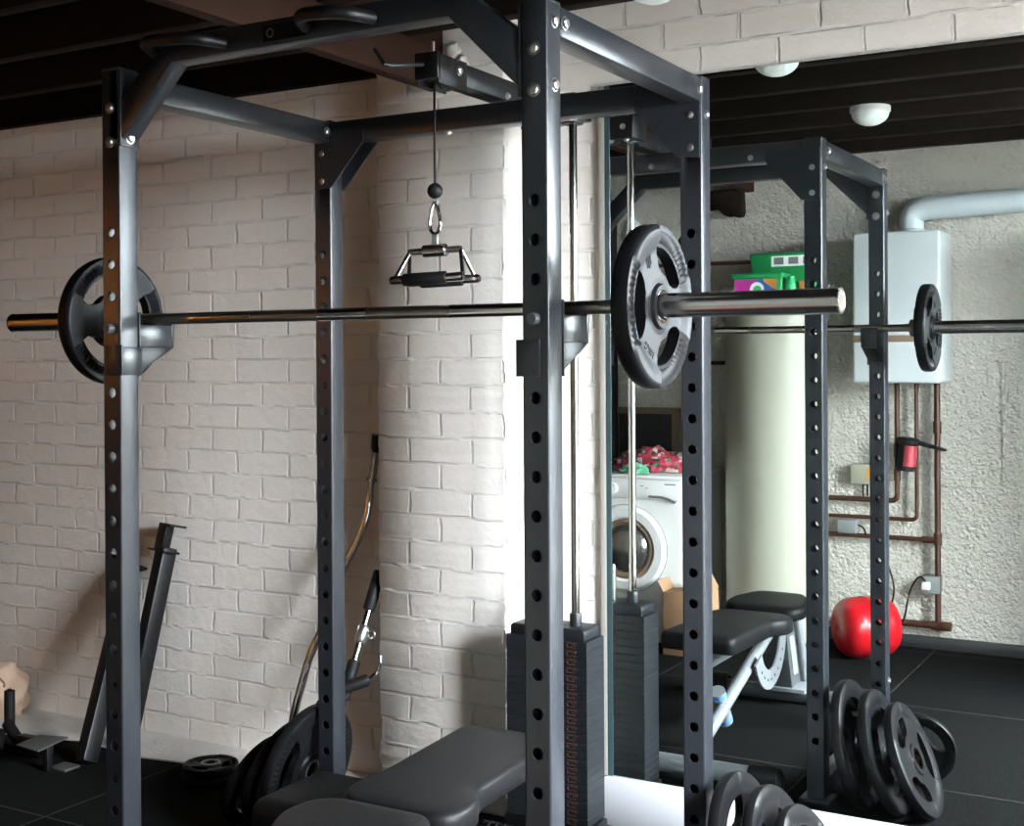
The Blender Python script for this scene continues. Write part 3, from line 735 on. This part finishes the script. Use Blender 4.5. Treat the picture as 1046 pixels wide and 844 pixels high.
def round_poly(pts, r):
    out = []
    n = len(pts)
    for i in range(n):
        a, b, c = Vector(pts[i-1]), Vector(pts[i]), Vector(pts[(i+1) % n])
        d1 = min(r, (a-b).length*.45); d2 = min(r, (c-b).length*.45); p = b+(a-b).normalized()*d1; q = b+(c-b).normalized()*d2
        for j in range(5):
            t = j/4; v = p*(1-t)**2+b*2*t*(1-t)+q*t*t; out.append((v.x, v.y))
    return out
bp = [(BX-.115, .125), (BX+.12, .125), (BX+.162, .17), (BX+.162, .255), (BX+.122, .315), (BX+.118, .735), (BX-.163, .735), (BX-.160, .33), (BX-.170, .255), (BX-.168, .18)]
pad('back_pad', round_poly(bp, .035), .390, .452, .028, .2)
sp_ = [(BX-.10, -.175), (BX+.10, -.175), (BX+.16, -.05), (BX+.165, .05), (BX+.13, .108), (BX-.12, .108), (BX-.168, .06), (BX-.165, -.05)]
pad('seat_pad', round_poly(sp_, .04), .410, .462, -.06, .11)
obj('pad_rail', MB().box((BX-.025, .22, .345), (BX+.025, .70, .394), .004), M['bench_grey'], bench)
obj('seat_rail', MB().box((BX-.025, -.20, .35), (BX+.025, .20, .398), .004), M['bench_grey'], bench)
sp0, sp1 = Vector((BX+.02, .07, .345)), Vector((BX+.02, .86, .075))
obj('spine', MB().tube([sp0, sp1], .023, 20), M['silver'], bench)
pts = []
for k in range(15):
    a = PI*(1.02+.86*k/14); pts.append((.075+.19*math.cos(a)+.02, .355+.20*math.sin(a)))
inner = [(.095+.115*math.cos(PI*(1.02+.86*k/14)), .355+.125*math.sin(PI*(1.02+.86*k/14))) for k in range(15)][::-1]
sec = obj('angle_sector', MB().prism([(BX+.055, p[0]+.06, p[1]) for p in pts]+[(BX+.055, p[0]+.06, p[1]) for p in inner], (.008, 0, 0)), M['silver'], bench)
mb = MB()
for k in range(1, 9):
    a = PI*(1.06+.78*k/9); mb.lathe([(0, 0), (.006, 0), (.006, .0006), (0, .0006)], (BX+.063, .155+.155*math.cos(a), .355+.163*math.sin(a)), (1, 0, 0), 10)
obj('sector_hole', mb, M['black'], sec)
obj('front_leg', MB().prism([(BX-.045, -.19, .36), (BX-.045, -.08, .36), (BX-.045, -.17, .08), (BX-.045, -.29, .08)], (.09, 0, 0), .005), M['bench_grey'], bench)
obj('leg_tube', MB().tube([(BX+.055, -.20, .37), (BX+.055, -.325, .07)], .02, 16), M['silver'], bench)
obj('leg_label', MB().prism([(BX+.0455, -.185, .30), (BX+.0455, -.125, .30), (BX+.0455, -.185, .13), (BX+.0455, -.245, .13)], (.0015, 0, 0)), M['grey_plastic'], bench)
obj('foot_plate', MB().box((BX-.06, -.34, .062), (BX+.10, -.16, .08), .003), M['silver'], bench)
for yy, mm in ((-.25, 'bench_grey'), (.885, 'silver')):
    ft = obj('foot_tube', MB().tube([(BX-.28, yy, .034), (BX+.28, yy, .034)] if yy < 0 else [(BX-.25, yy, .05), (BX+.25, yy, .05)], .032, 22), M[mm], bench)
    for s in (-1, 1):
        x = BX+s*(.28 if yy < 0 else .25)
        mb = MB(); mb.lathe([(.0325, -.02), (.044, -.018), (.046, .06), (.042, .080), (.026, .094), (0, .098)], (x, yy, .047), (s, 0, 0), 24)
        obj('rubber_foot', mb, M['foam'], ft)
ss = obj('support_strut', MB().tube([(BX+.0, .58, .235), (BX+.0, .50, .105)], .030, 18), M['silver'], bench)
obj('blue_band', MB().tube([(BX+.0, .575, .227), (BX+.0, .569, .217)], .0308, 18), M['tape_blue'], ss)
obj('blue_band', MB().tube([(BX+.0, .512, .1245), (BX+.0, .506, .115)], .0308, 18), M['tape_blue'], ss)

bk = thing('padded_block', 'black padded block on the floor between the bench and the left rear upright', 'padded block', (-1.0, .55, 0))
obj('block_cover', MB().box((-1.15, .40, .004), (-.86, .72, .275), .045, 5), M['vinyl'], bk, angle=60)
obj('block_foot', MB().box((-1.10, .45, 0), (-.91, .67, .03), .004), M['black'], bk)

# coiled cable on the floor behind the bench
pts = [(-.80+.0035*k+.0, 1.06+.03*math.sin(k*.9), .035+.03*math.cos(k*.9)) for k in range(46)]
tag(obj('coiled_lead', MB().tube(pts, .005, 8), M['cable']), 'coiled black lead lying on the floor between bench and weight stack', 'cable')

# ------------------------------------------------------------------ bars leaning in the recess left of the pier
cb_ = thing('curl_bar', 'wavy chrome curl bar leaning against the wall left of the brick pier', 'curl bar', (-1.43, .97, 0))
path = rounded([(-1.380, 1.335, 1.175), (-1.408, 1.325, 1.00), (-1.405, 1.31, .93), (-1.43, 1.29, .84), (-1.475, 1.255, .74), (-1.49, 1.21, .60), (-1.53, 1.15, .47), (-1.56, 1.10, .28), (-1.585, 1.06, .02)], .06)
obj('bar_shaft', MB().tube(path, .0135, 14), M['chrome'], cb_)
obj('end_cap', MB().tube([(-1.385, 1.334, 1.135), (-1.383, 1.335, 1.150), (-1.376, 1.337, 1.195)], [.015, .022, .026], 16), M['foam'], cb_)
obj('stop_collar', MB().tube([(-1.400, 1.3275, 1.048), (-1.402, 1.327, 1.038)], .020, 16), M['chrome'], cb_)
lb = thing('straight_bar', 'short chrome cable bar with two black grips leaning left of the brick pier', 'cable bar', (-1.40, .95, 0))
A, B = Vector((-1.368, 1.31, .705)), Vector((-1.390, .98, .0125))
def lp(t): return A.lerp(B, t)
obj('bar_shaft', MB().tube([lp(0), lp(1)], .0125, 14), M['chrome'], lb)
obj('rubber_grip', MB().tube([lp(-.04), lp(-.03), lp(.13), lp(.14)], [.018, .021, .021, .018], 18), M['foam'], lb)
obj('rubber_grip', MB().tube([lp(.36), lp(.37), lp(.52), lp(.53)], [.018, .021, .021, .018], 18), M['foam'], lb)
sw = obj('swivel', MB().tube([lp(.205), lp(.215), lp(.275), lp(.285)], [.016, .021, .021, .016], 20), M['zinc'], lb)
c = lp(.245); obj('swivel_eye', MB().tube([(c.x+.03+.014*math.cos(t), c.y+.01, c.z+.014*math.sin(t)) for t in [2*PI*k/14 for k in range(14)]], .004, 8, closed=True), M['zinc'], sw)
sh2 = thing('stirrup_handle', 'black grip handle with chrome end propped beside the leaning bars', 'cable handle', (-1.320, 1.1, .3))
obj('rubber_grip', MB().tube([(-1.400, 1.05, .365), (-1.395, 1.06, .369), (-1.275, 1.12, .417), (-1.270, 1.125, .420)], [.016, .020, .020, .016], 18), M['foam'], sh2)
obj('handle_arm', MB().tube(rounded([(-1.275, 1.12, .417), (-1.248, 1.138, .44), (-1.242, 1.15, .46), (-1.250, 1.16, .49)], .02), .006, 10).tube(rounded([(-1.400, 1.05, .365), (-1.430, 1.04, .32), (-1.430, 1.02, .0)], .02), .006, 10), M['chrome'], sh2)

# ------------------------------------------------------------------ spare box beams leaning left
def spotter(top, foot, label, wx=.045, wy=.06):
    t = thing('spotter_arm', label, 'spotter arm', foot, group='steel arms leaning on the left wall')
    top, foot = Vector(top), Vector(foot); d = (top-foot); L_ = d.length; d.normalize()
    x = Vector((1, -.25, 0)); x = (x-d*x.dot(d)).normalized(); y = d.cross(x)
    mx = Matrix(((x.x, y.x, d.x, foot.x), (x.y, y.y, d.y, foot.y), (x.z, y.z, d.z, foot.z), (0, 0, 0, 1)))
    obj('box_beam', MB().box((-.03, -.03, 0), (.03, .03, L_-.06), .004, mx=mx), M['black_steel'], t)
    obj('end_bracket', MB().box((-.036, -.032, L_-.075), (-.030, .034, L_+.03), .001, mx=mx).box((-.03, -.034, L_-.06), (.025, -.029, L_+.03), .001, mx=mx), M['black_steel'], t)
    obj('bracket_flange', MB().box((-.065, -.04, L_-.078), (.05, .03, L_-.070), .001, mx=mx), M['black_steel'], t)
    obj('bracket_flange', MB().box((-.01, -.04, L_+.022), (.06, .03, L_+.03), .001, mx=mx), M['black_steel'], t)
    obj('pin_hole', MB().lathe([(0, 0), (.009, 0), (.009, .001), (0, .001)], mx @ Vector((0, .0295, L_-.14)), y, 14).lathe([(0, 0), (.009, 0), (.009, .001), (0, .001)], mx @ Vector((0, -.0295, L_-.14)), -y, 14), M['black'], t)
spotter((-2.365, 1.35, .80), (-2.42, 1.17, .012), 'black steel spotter arm leaning on the brick wall, its top bracket in view')
spotter((-2.565, 1.34, .62), (-2.425, .99, .012), 'black steel spotter arm leaning further left, mostly hidden behind the front left upright')

# ------------------------------------------------------------------ clutter at the left edge
pads = thing('foam_roller_stand', 'black foam roller attachment lying at the left edge by the wall', 'bench attachment', (-2.75, .95, 0))
obj('foam_roller', MB().tube([(-2.905, 1.05, .20), (-2.905, 1.05, .197), (-2.905, 1.05, .068), (-2.905, 1.05, .065)], [.012, .020, .020, .012], 18), M['foam'], pads)
obj('foam_roller', MB().tube([(-2.87, 1.01, .088), (-2.868, 1.01, .086), (-2.765, .99, .026), (-2.762, .99, .024)], [.012, .021, .021, .012], 18), M['foam'], pads)
obj('foam_roller', MB().tube([(-2.875, .98, .060), (-2.872, .98, .058), (-2.79, .90, .024), (-2.787, .90, .022)], [.012, .021, .021, .012], 18), M['foam'], pads)
obj('roller_rod', MB().tube([(-2.905, 1.05, .205), (-2.905, 1.05, .075), (-2.86, 1.01, .075), (-2.76, .985, .02)], .008, 12), M['black_steel'], pads)
stool = thing('low_step', 'small dusty grey plate on a short black post on the floor near the left edge', 'step', (-2.52, .89, 0))
obj('top_plate', MB().prism([(-2.60, .83, .088), (-2.47, .82, .088), (-2.50, .98, .092), (-2.62, .95, .090)], (0, 0, .006), .002), M['mud'], stool)
obj('post', MB().box((-2.515, .875, .0), (-2.49, .90, .088), .003), M['black_steel'], stool)
obj('cross_bar', MB().box((-2.72, .93, .03), (-2.56, .965, .085), .004), M['black_steel'], stool)
obj('foot_plate', MB().box((-2.51, .90, .0), (-2.43, .97, .010), .003), M['mud'], stool)
def sack():
    t = bmesh.new(); bmesh.ops.create_icosphere(t, subdivisions=4, radius=1)
    for v in t.verts:
        p = v.co.copy(); n_ = noise.noise(p*1.8)*.22+noise.noise(p*5)*.06
        v.co = Vector((p.x*.145, p.y*.09, p.z*.115))*(1+n_*1.3)
        v.co.x += .25*(.03-v.co.z)*(v.co.z < .03)
        v.co.x *= 1-2.2*max(0, v.co.z-.03)
        v.co.z = max(v.co.z, -.105)
    bmesh.ops.transform(t, matrix=Matrix.Translation((-3.27, 1.29, .107)), verts=t.verts[:])
    mb = MB(); mb._merge(t); return mb
bag = thing('cloth_sack', 'beige cloth sack slumped against the wall at the left edge', 'bag', (-3.20, 1.28, 0))
obj('sack_body', sack(), M['beige_cloth'], bag, angle=60)
obj('draw_cord', MB().tube(rounded([(-3.22, 1.20, .20), (-3.17, 1.195, .195), (-3.12, 1.20, .165), (-3.12, 1.195, .15)], .02), .004, 8), M['brown_line'], bag)

# ------------------------------------------------------------------ the far side of the room (seen in the mirror)
# ceiling lamps
for (x, y), lb_ in (((-.152, .876), 'white dome ceiling lamp on the joists, nearer the mirror'), ((-.118, -.21), 'white dome ceiling lamp on the joists, further from the mirror')):
    t = thing('ceiling_lamp', lb_, 'ceiling lamp', (x, y, CEIL), group='dome ceiling lamps')
    obj('lamp_base', MB().lathe([(0, 0), (.080, 0), (.080, -.020), (.074, -.026), (0, -.026)], (x, y, CEIL), (0, 0, 1), 36), M['white_gloss'], t)
    obj('lamp_dome', MB().lathe([(.074, -.026)]+[(.074*math.cos(a), -.026-.050*math.sin(a)) for a in [PI/2*k/8 for k in range(1, 8)]]+[(0, -.076)], (x, y, CEIL), (0, 0, 1), 36), M['lamp_glass'], t)
# boiler
boi = thing('boiler', 'pale grey wall boiler with a white flue pipe, seen in the mirror', 'boiler', (-.26, -1.39, 1.32))
obj('casing', MB().box((-.473, YF+.002, 1.322), (-.058, -1.255, 2.052), .014, 3), M['boiler'], boi)
obj('control_strip', MB().box((-.472, YF+.02, 1.520), (-.12, -1.2535, 1.553), .001), M['tan'], boi)
fp = rounded([(-.225, -1.42, 2.045), (-.225, -1.42, 2.172), (.30, -1.42, 2.182)], .10, 8)
fl = obj('flue_pipe', MB().tube(fp, .058, 24), M['flue'], boi)
obj('flue_collar', MB().lathe([(.059, 0), (.070, 0), (.070, .018), (.059, .022)], (-.225, -1.42, 2.050), (0, 0, 1), 28), M['flue'], fl)
# copper pipework
def pipe(pts, label, r=.013, joints=()):
    t = thing('copper_pipe', label, 'pipe', pts[-1], group='brown pipes on the far wall')
    obj('pipe_run', MB().tube(rounded(pts, .03), r, 12), M['copper'], t)
    for j in joints:
        p, d = Vector(j[0]), Vector(j[1]); obj('pipe_fitting', MB().tube([p-d*.03, p+d*.03], r*1.35, 12), M['copper'], t)
PY = YF+.05
pipe([(-.316, PY, 1.325), (-.316, PY, .73), (-.66, PY, .73)], 'brown pipe dropping from the left of the boiler and turning left, seen in the mirror', joints=[((-.316, PY, .98), (0, 0, 1)), ((-.316, PY, .86), (0, 0, 1))])
pipe([(-.221, PY, 1.325), (-.221, PY, .640), (-.66, PY, .640)], 'thin brown pipe from the middle of the boiler bending left below the red canister', .010)
pipe([(-.122, PY, 1.325), (-.122, PY, .10)], 'brown pipe running from the right of the boiler down to the socket', .015, joints=[((-.122, PY, .55), (0, 0, 1)), ((-.122, PY, 1.10), (0, 0, 1))])
pipe([(-.139, PY, .545), (-.66, PY, .545)], 'short level brown pipe under the grey valve box', .012, joints=[((-.165, PY, .545), (1, 0, 0))])
pipe([(-.08, PY, .125), (-.62, PY, .125)], 'level brown pipe near the floor behind the red tank', .017, joints=[((-.09, PY, .125), (1, 0, 0)), ((-.125, PY, .125), (1, 0, 0))])
for zz, lb_ in ((1.955, 'brown pipe along the wall above the cream cylinder'), (1.42, 'thin brown pipe along the wall behind the cream cylinder')):
    pipe([(-.98, YF+.02, zz), (-1.75, YF+.02, zz)], lb_, .011)
# boxes on the wall
t = thing('control_box', 'cream control box on the wall left of the hanging red canister', 'control box', (-.51, YF, .85))
obj('box_body', MB().box((-.55, YF, .805), (-.43, YF+.06, .905), .006), M['fridge'], t)
obj('box_sticker', MB().box((-.47, YF+.0595, .835), (-.435, YF+.061, .885)), M['orange'], t)
obj('box_lead', MB().tube([(-.49, YF+.03, .806), (-.492, YF+.03, .76), (-.485, YF+.04, .73)], .004, 8).tube([(-.47, YF+.03, .806), (-.468, YF+.03, .745)], .004, 8), M['cable'], t)
t = thing('valve_box', 'small grey valve box mounted on the lower brown pipe', 'valve', (-.56, YF+.05, .53))
obj('valve_body', MB().box((-.61, YF+.02, .555), (-.51, YF+.09, .625), .008), M['grey_plastic'], t)
obj('valve_lead', MB().tube(rounded([(-.51, YF+.06, .60), (-.48, YF+.06, .585), (-.47, YF+.06, .55)], .02), .005, 8), M['cable'], t)
t = thing('wall_socket', 'grey wall socket with black leads above the floor pipe', 'socket', (-.155, YF+.06, .32))
obj('socket_box', MB().box((-.19, YF+.0, .285), (-.11, YF+.085, .37), .006), M['grey_plastic'], t)
obj('plug', MB().box((-.19, YF+.08, .305), (-.15, YF+.11, .345), .006), M['white_gloss'], t)
obj('power_lead', MB().tube(rounded([(-.17, YF+.10, .345), (-.20, YF+.10, .38), (-.245, YF+.12, .30), (-.27, YF+.12, .14), (-.36, YF+.16, .02)], .06), .0045, 8).tube(rounded([(-.37, YF+.02, .40), (-.33, YF+.03, .28), (-.37, YF+.05, .14)], .08), .0045, 8), M['cable'], t)
t = thing('surface_conduit', 'thin white raised conduit line on the plaster right of the boiler', 'conduit', (.18, YF, .9))
obj('conduit_strip', MB().box((.172, YF-.001, .812), (.188, YF+.012, 1.42), .003).box((-.105, YF-.001, .806), (.188, YF+.012, .820), .003), M['roughcast'], t)
t = thing('hanging_torch', 'red canister with a black cap and handle hanging on the wall pipes', 'canister', (-.25, YF+.1, .95))
ax = Vector((.10, 0, 1)).normalized(); o_ = Vector((-.262, YF+.115, .90))
obj('canister_body', MB().lathe([(0, 0), (.040, 0), (.042, .01), (.042, .125)], o_, ax, 28), M['foam'], t)
obj('red_sleeve', MB().lathe([(0, .012), (.035, .012), (.035, .112), (0, .112)], o_+Vector((.017, .014, 0)), ax, 28), M['red_pink'], t)
obj('dark_side', MB().lathe([(0, -.012), (.043, -.012), (.0435, .0), (.043, .012), (0, .012)], o_, ax, 28), M['foam'], t)
obj('black_cap', MB().lathe([(0, .12), (.052, .12), (.056, .128), (.056, .142), (.048, .15), (0, .152)], o_, ax, 28), M['foam'], t)
obj('cap_handle', MB().prism([(-.22, YF+.10, 1.045), (-.07, YF+.10, 1.000), (-.065, YF+.10, .988), (-.09, YF+.10, .990), (-.225, YF+.10, 1.020)], (0, .025, 0), .003), M['foam'], t)
obj('back_clip', MB().box((-.315, YF+.02, .90), (-.29, YF+.11, 1.03), .006), M['foam'], t)
# red tank on the floor
ax = Vector((-.75, .66, 0)).normalized(); o_ = Vector((-.40, -1.20, .147))
prof = [(0, 0), (.05, .002), (.09, .010), (.118, .024), (.136, .048), (.144, .08), (.145, .155), (.148, .158), (.148, .168), (.145, .171), (.144, .22), (.136, .252), (.118, .276), (.09, .29), (.05, .298), (0, .30)]
tank = thing('red_tank', 'glossy red tank lying on the floor below the boiler pipes, seen in the mirror', 'tank', (-.40, -1.2, 0))
obj('tank_shell', MB().lathe([(r, h-.15) for r, h in prof], o_, ax, 44), M['red'], tank, angle=50)
obj('tank_valve', MB().lathe([(.02, .150), (.02, .154), (.012, .155), (.012, .148), (0, .148)], o_, ax, 20), M['red'], tank)
obj('tank_cradle', MB().box((-.47, -1.26, 0), (-.33, -1.14, .02), .003), M['black'], tank)

# hot water cylinder with cartons on top
fr = thing('water_cylinder', 'tall cream water cylinder beside the washing machine, seen in the mirror', 'water cylinder', (-.85, -1.26, 0))
HCX, HCY, HCR = -.866, -1.255, .247
obj('cylinder_jacket', MB().lathe([(0, .05), (HCR-.01, .05), (HCR, .06), (HCR, 1.665), (HCR-.012, 1.68), (0, 1.68)], (HCX, HCY, 0), (0, 0, 1), 72), M['fridge'], fr)
obj('plinth', MB().lathe([(0, 0), (HCR-.03, 0), (HCR-.03, .05), (0, .05)], (HCX, HCY, 0), (0, 0, 1), 48), M['black'], fr)
t = thing('detergent_carton', 'green detergent tub with purple and blue front on top of the cream cylinder', 'carton', (-.88, -1.06, 1.68))
obj('tub_body', MB().box((-1.03, -1.22, 1.681), (-.775, -1.09, 1.852), .008, 3), M['green_box'], t)
obj('tub_lid', MB().box((-1.035, -1.225, 1.84), (-.77, -1.085, 1.865), .006, 3), M['green_box'], t)
lab = obj('front_label', MB().box((-1.015, -1.091, 1.69), (-.80, -1.0885, 1.835)), M['blue'], t)
obj('label_print', MB().prism([(-1.015, -1.0884, 1.69), (-.94, -1.0884, 1.69), (-.90, -1.0884, 1.835), (-1.015, -1.0884, 1.835)], (0, .001, 0)), M['magenta'], lab)
obj('label_print', MB().lathe([(0, 0), (.036, 0), (.036, .0012), (0, .0012)], (-.90, -1.0885, 1.785), (0, 1, 0), 24), M['pale'], lab)
obj('label_print', MB().lathe([(0, 0), (.022, 0), (.022, .0016), (0, .0016)], (-.898, -1.0885, 1.782), (0, 1, 0), 24), M['green_light'], lab)
obj('label_print', MB().prism([(-.86, -1.0884, 1.815), (-.80, -1.0884, 1.78), (-.80, -1.0884, 1.835), (-.87, -1.0884, 1.835)], (0, .001, 0)), M['orange'], lab)
t = thing('detergent_pouch', 'tall dark green pouch with a white instruction panel behind the green tub', 'pouch', (-.78, -1.25, 1.68))
obj('pouch_body', MB().prism([(-.955, -1.33, 1.681), (-.66, -1.33, 1.681), (-.63, -1.33, 1.975), (-.995, -1.33, 1.975)], (0, .09, 0), .012, 3), M['green_box'], t)
pn = obj('instruction_panel', MB().box((-.875, -1.2405, 1.905), (-.65, -1.238, 1.957)), M['pale'], t)
for k in range(3): obj('instruction_picture', MB().box((-.862+.075*k, -1.2382, 1.915), (-.812+.075*k, -1.2368, 1.95)), M['grey_plastic'], pn)
t = thing('bright_green_bottle', 'bright green plastic bottle between the cartons on the cream cylinder', 'bottle', (-.745, -1.05, 1.68))
obj('bottle_body', MB().lathe([(0, 0), (.032, 0), (.034, .006), (.034, .125), (.030, .14), (.016, .155), (.016, .165), (0, .165)], (-.735, -1.12, 1.681), (0, 0, 1), 28), M['green_light'], t)
t = thing('patterned_carton', 'orange and white patterned box at the right of the cartons on the cream cylinder', 'carton', (-.64, -1.08, 1.68))
obj('carton_body', MB().box((-.69, -1.20, 1.681), (-.615, -1.09, 1.825), .004), M['green_box'], t)
obj('carton_front', MB().box((-.685, -1.091, 1.76), (-.62, -1.0885, 1.82)), M['orange'], t)
obj('carton_front', MB().box((-.685, -1.091, 1.685), (-.62, -1.0885, 1.76)), M['pale'], t)

# washing machine
wm = thing('washing_machine', 'white front-loading washing machine with a round door, seen in the mirror', 'washing machine', (-1.55, -1.2, 0))
x0, x1, yf = -1.845, -1.245, -.945
obj('cabinet', MB().box((x0, -1.50, .015), (x1, yf, .845), .012, 3), M['white_gloss'], wm)
obj('worktop', MB().box((x0-.003, -1.50, .838), (x1+.003, yf+.006, .856), .005), M['white_gloss'], wm)
cx, cz = -1.548, .48
dr = obj('door_ring', MB().lathe([(.150, 0), (.222, 0), (.222, .012), (.205, .026), (.165, .028), (.150, .016)], (cx, yf, cz), (0, 1, 0), 56), M['white_gloss'], wm)
obj('door_gap', MB().lathe([(.222, .001), (.2255, .001), (.2255, .003), (.222, .003)], (cx, yf, cz), (0, 1, 0), 56), M['grey_plastic'], dr)
obj('porthole_rim', MB().lathe([(.120, .01), (.152, .01), (.152, .020), (.140, .024), (.122, .016)], (cx, yf, cz), (0, 1, 0), 56), M['tan'], dr)
obj('porthole_glass', MB().lathe([(.124, .014), (.115, .022), (.09, .036), (.05, .046), (0, .05)], (cx, yf, cz), (0, 1, 0), 48), M['steel_drum'], dr)
obj('control_panel', MB().box((x0+.01, yf-.002, .735), (x1-.01, yf+.006, .835), .004), M['white_gloss'], wm)
obj('panel_handle', MB().tube(rounded([(-1.42, yf+.008, .752), (-1.33, yf+.010, .752), (-1.275, yf+.008, .728)], .04), .006, 8), M['grey_plastic'], wm)
obj('panel_marks', MB().box((-1.335, yf+.005, .812), (-1.275, yf+.0075, .818)).box((-1.47, yf+.005, .80), (-1.45, yf+.0075, .804)).box((-1.44, yf+.005, .79), (-1.425, yf+.0075, .794)), M['grey_plastic'], wm)
obj('programme_dial', MB().lathe([(0, 0), (.028, 0), (.026, .018), (0, .02)], (-1.62, yf+.005, .785), (0, 1, 0), 28), M['white_gloss'], wm)
# cloths on the washer
def cloth(c, r, seed, name, m, lab, amp=.35):
    t = bmesh.new(); bmesh.ops.create_icosphere(t, subdivisions=4, radius=1)
    for v in t.verts:
        p = v.co.copy(); k = 1+noise.noise(p*2.2+Vector((seed, 0, 0)))*amp+noise.noise(p*5+Vector((seed, 3, 0)))*amp*.5
        v.co = Vector((p.x*r[0], p.y*r[1], max(p.z, -.15)*r[2]))*k
    zmin = min(v.co.z for v in t.verts)
    bmesh.ops.transform(t, matrix=Matrix.Translation((c[0], c[1], c[2]-zmin)), verts=t.verts[:])
    mb = MB(); mb._merge(t); return tag(obj(name, mb, m, angle=60), lab, 'cloth')
cloth((-1.50, -1.17, .857), (.20, .11, .10), 1.3, 'folded_cloth', M['flowers'], 'red flowered cloth heaped on top of the washing machine')
cloth((-1.52, -.99, .857), (.075, .030, .045), 4.1, 'small_cloth', M['cloth_green'], 'small green cloth lying in front of the red cloth on the washer')
# dark hatch behind the washer, dark cupboard at its left
t = thing('wall_hatch', 'black hatch with brown wooden frame on the wall behind the washing machine', 'hatch', (-1.66, YF, .9))
obj('hatch_panel', MB().box((-1.86, YF, .82), (-1.535, YF+.012, 1.145)), M['black'], t)
mb = MB(); mb.box((-1.535, YF, .80), (-1.49, YF+.03, 1.165), .003); mb.box((-1.88, YF, 1.14), (-1.49, YF+.03, 1.175), .003)
obj('hatch_frame', mb, M['tan'], t)
t = thing('dark_cupboard', 'tall dark teal cupboard at the left edge of the mirror', 'cupboard', (-2.1, -1.35, 0))
obj('cupboard_body', MB().box((-2.30, YF+.01, .0), (-1.865, -1.22, 2.33), .004), M['black'], t)
obj('cupboard_door', MB().box((-2.295, -1.22, .05), (-1.90, -1.20, 2.31), .004), M['teal'], t)
tag(obj('pale_board', MB().prism([(-1.765+.045*math.cos(a), YF+.001, (2.16 if math.sin(a) >= 0 else 1.33)+.06*math.sin(a)) for a in [2*PI*k/24 for k in range(24)]], (0, .02, 0), .002), M['pale']), 'narrow pale board with rounded ends hanging on the far wall left of the cream cylinder', 'board')
t = thing('cardboard_box', 'brown cardboard box standing open beside the washing machine', 'box', (-1.14, -.85, 0))
obj('box_sides', MB().prism([(-1.285, -.93, 0), (-1.035, -.93, 0), (-1.05, -.93, .325), (-1.285, -.93, .305)], (0, .14, 0), .003), M['cardboard'], t)
obj('box_flap', MB().prism([(-1.285, -.93, .303), (-1.285, -.79, .303), (-1.315, -.79, .355), (-1.315, -.93, .355)], (.004, 0, .003)), M['cardboard'], t)
obj('box_flap', MB().prism([(-1.05, -.93, .323), (-1.05, -.79, .323), (-1.085, -.79, .385), (-1.085, -.93, .385)], (.004, 0, .003)), M['cardboard'], t)

# ------------------------------------------------------------------ camera
cam = bpy.data.cameras.new('camera'); co = bpy.data.objects.new('camera', cam); COL.objects.link(co)
fpx, pcx, pcy = 1305.852, 526.284, 367.664
R = Vector((0.8684138815, 0.4958050713, -0.0058874164)); U = Vector((0.0038887271, 0.0050630217, 0.9999796216)); Fw = Vector((-0.4958247757, 0.8684190792, -0.0024687477))
mx = Matrix.Identity(4)
for i in range(3): mx[i][0], mx[i][1], mx[i][2] = R[i], U[i], -Fw[i]
mx.translation = Vector((1.1927457, -2.2218058, 1.46)); co.matrix_world = mx
cam.sensor_fit = 'HORIZONTAL'; cam.sensor_width = 36; cam.lens = fpx/1046*36
cam.shift_x = (523-pcx)/1046; cam.shift_y = (pcy-422)/1046; cam.clip_start = .02
bpy.context.scene.camera = co

# ------------------------------------------------------------------ daylight through the window
wd = bpy.data.worlds.new('overcast_sky'); bpy.context.scene.world = wd; wd.use_nodes = True
bg = wd.node_tree.nodes['Background']; bg.inputs['Color'].default_value = (.88, .96, 1.04, 1); bg.inputs['Strength'].default_value = 26.
pl = bpy.data.lights.new('door_portal', 'AREA'); pl.shape = 'RECTANGLE'; pl.size = WZ1-WZ0; pl.size_y = WY1-WY0; pl.cycles.is_portal = True
po = bpy.data.objects.new('door_portal', pl); COL.objects.link(po); po.location = (WX+.02, (WY0+WY1)/2, (WZ0+WZ1)/2)
po.rotation_euler = (0, PI/2, 0)
sc = bpy.context.scene
sc.view_settings.view_transform = 'Standard'; sc.view_settings.look = 'None'; sc.view_settings.gamma = 1.; sc.view_settings.exposure = 2.65; sc.view_settings.use_curve_mapping = False
sc.cycles.max_bounces = 10; sc.cycles.diffuse_bounces = 5; sc.cycles.glossy_bounces = 6; sc.cycles.sample_clamp_indirect = 6.
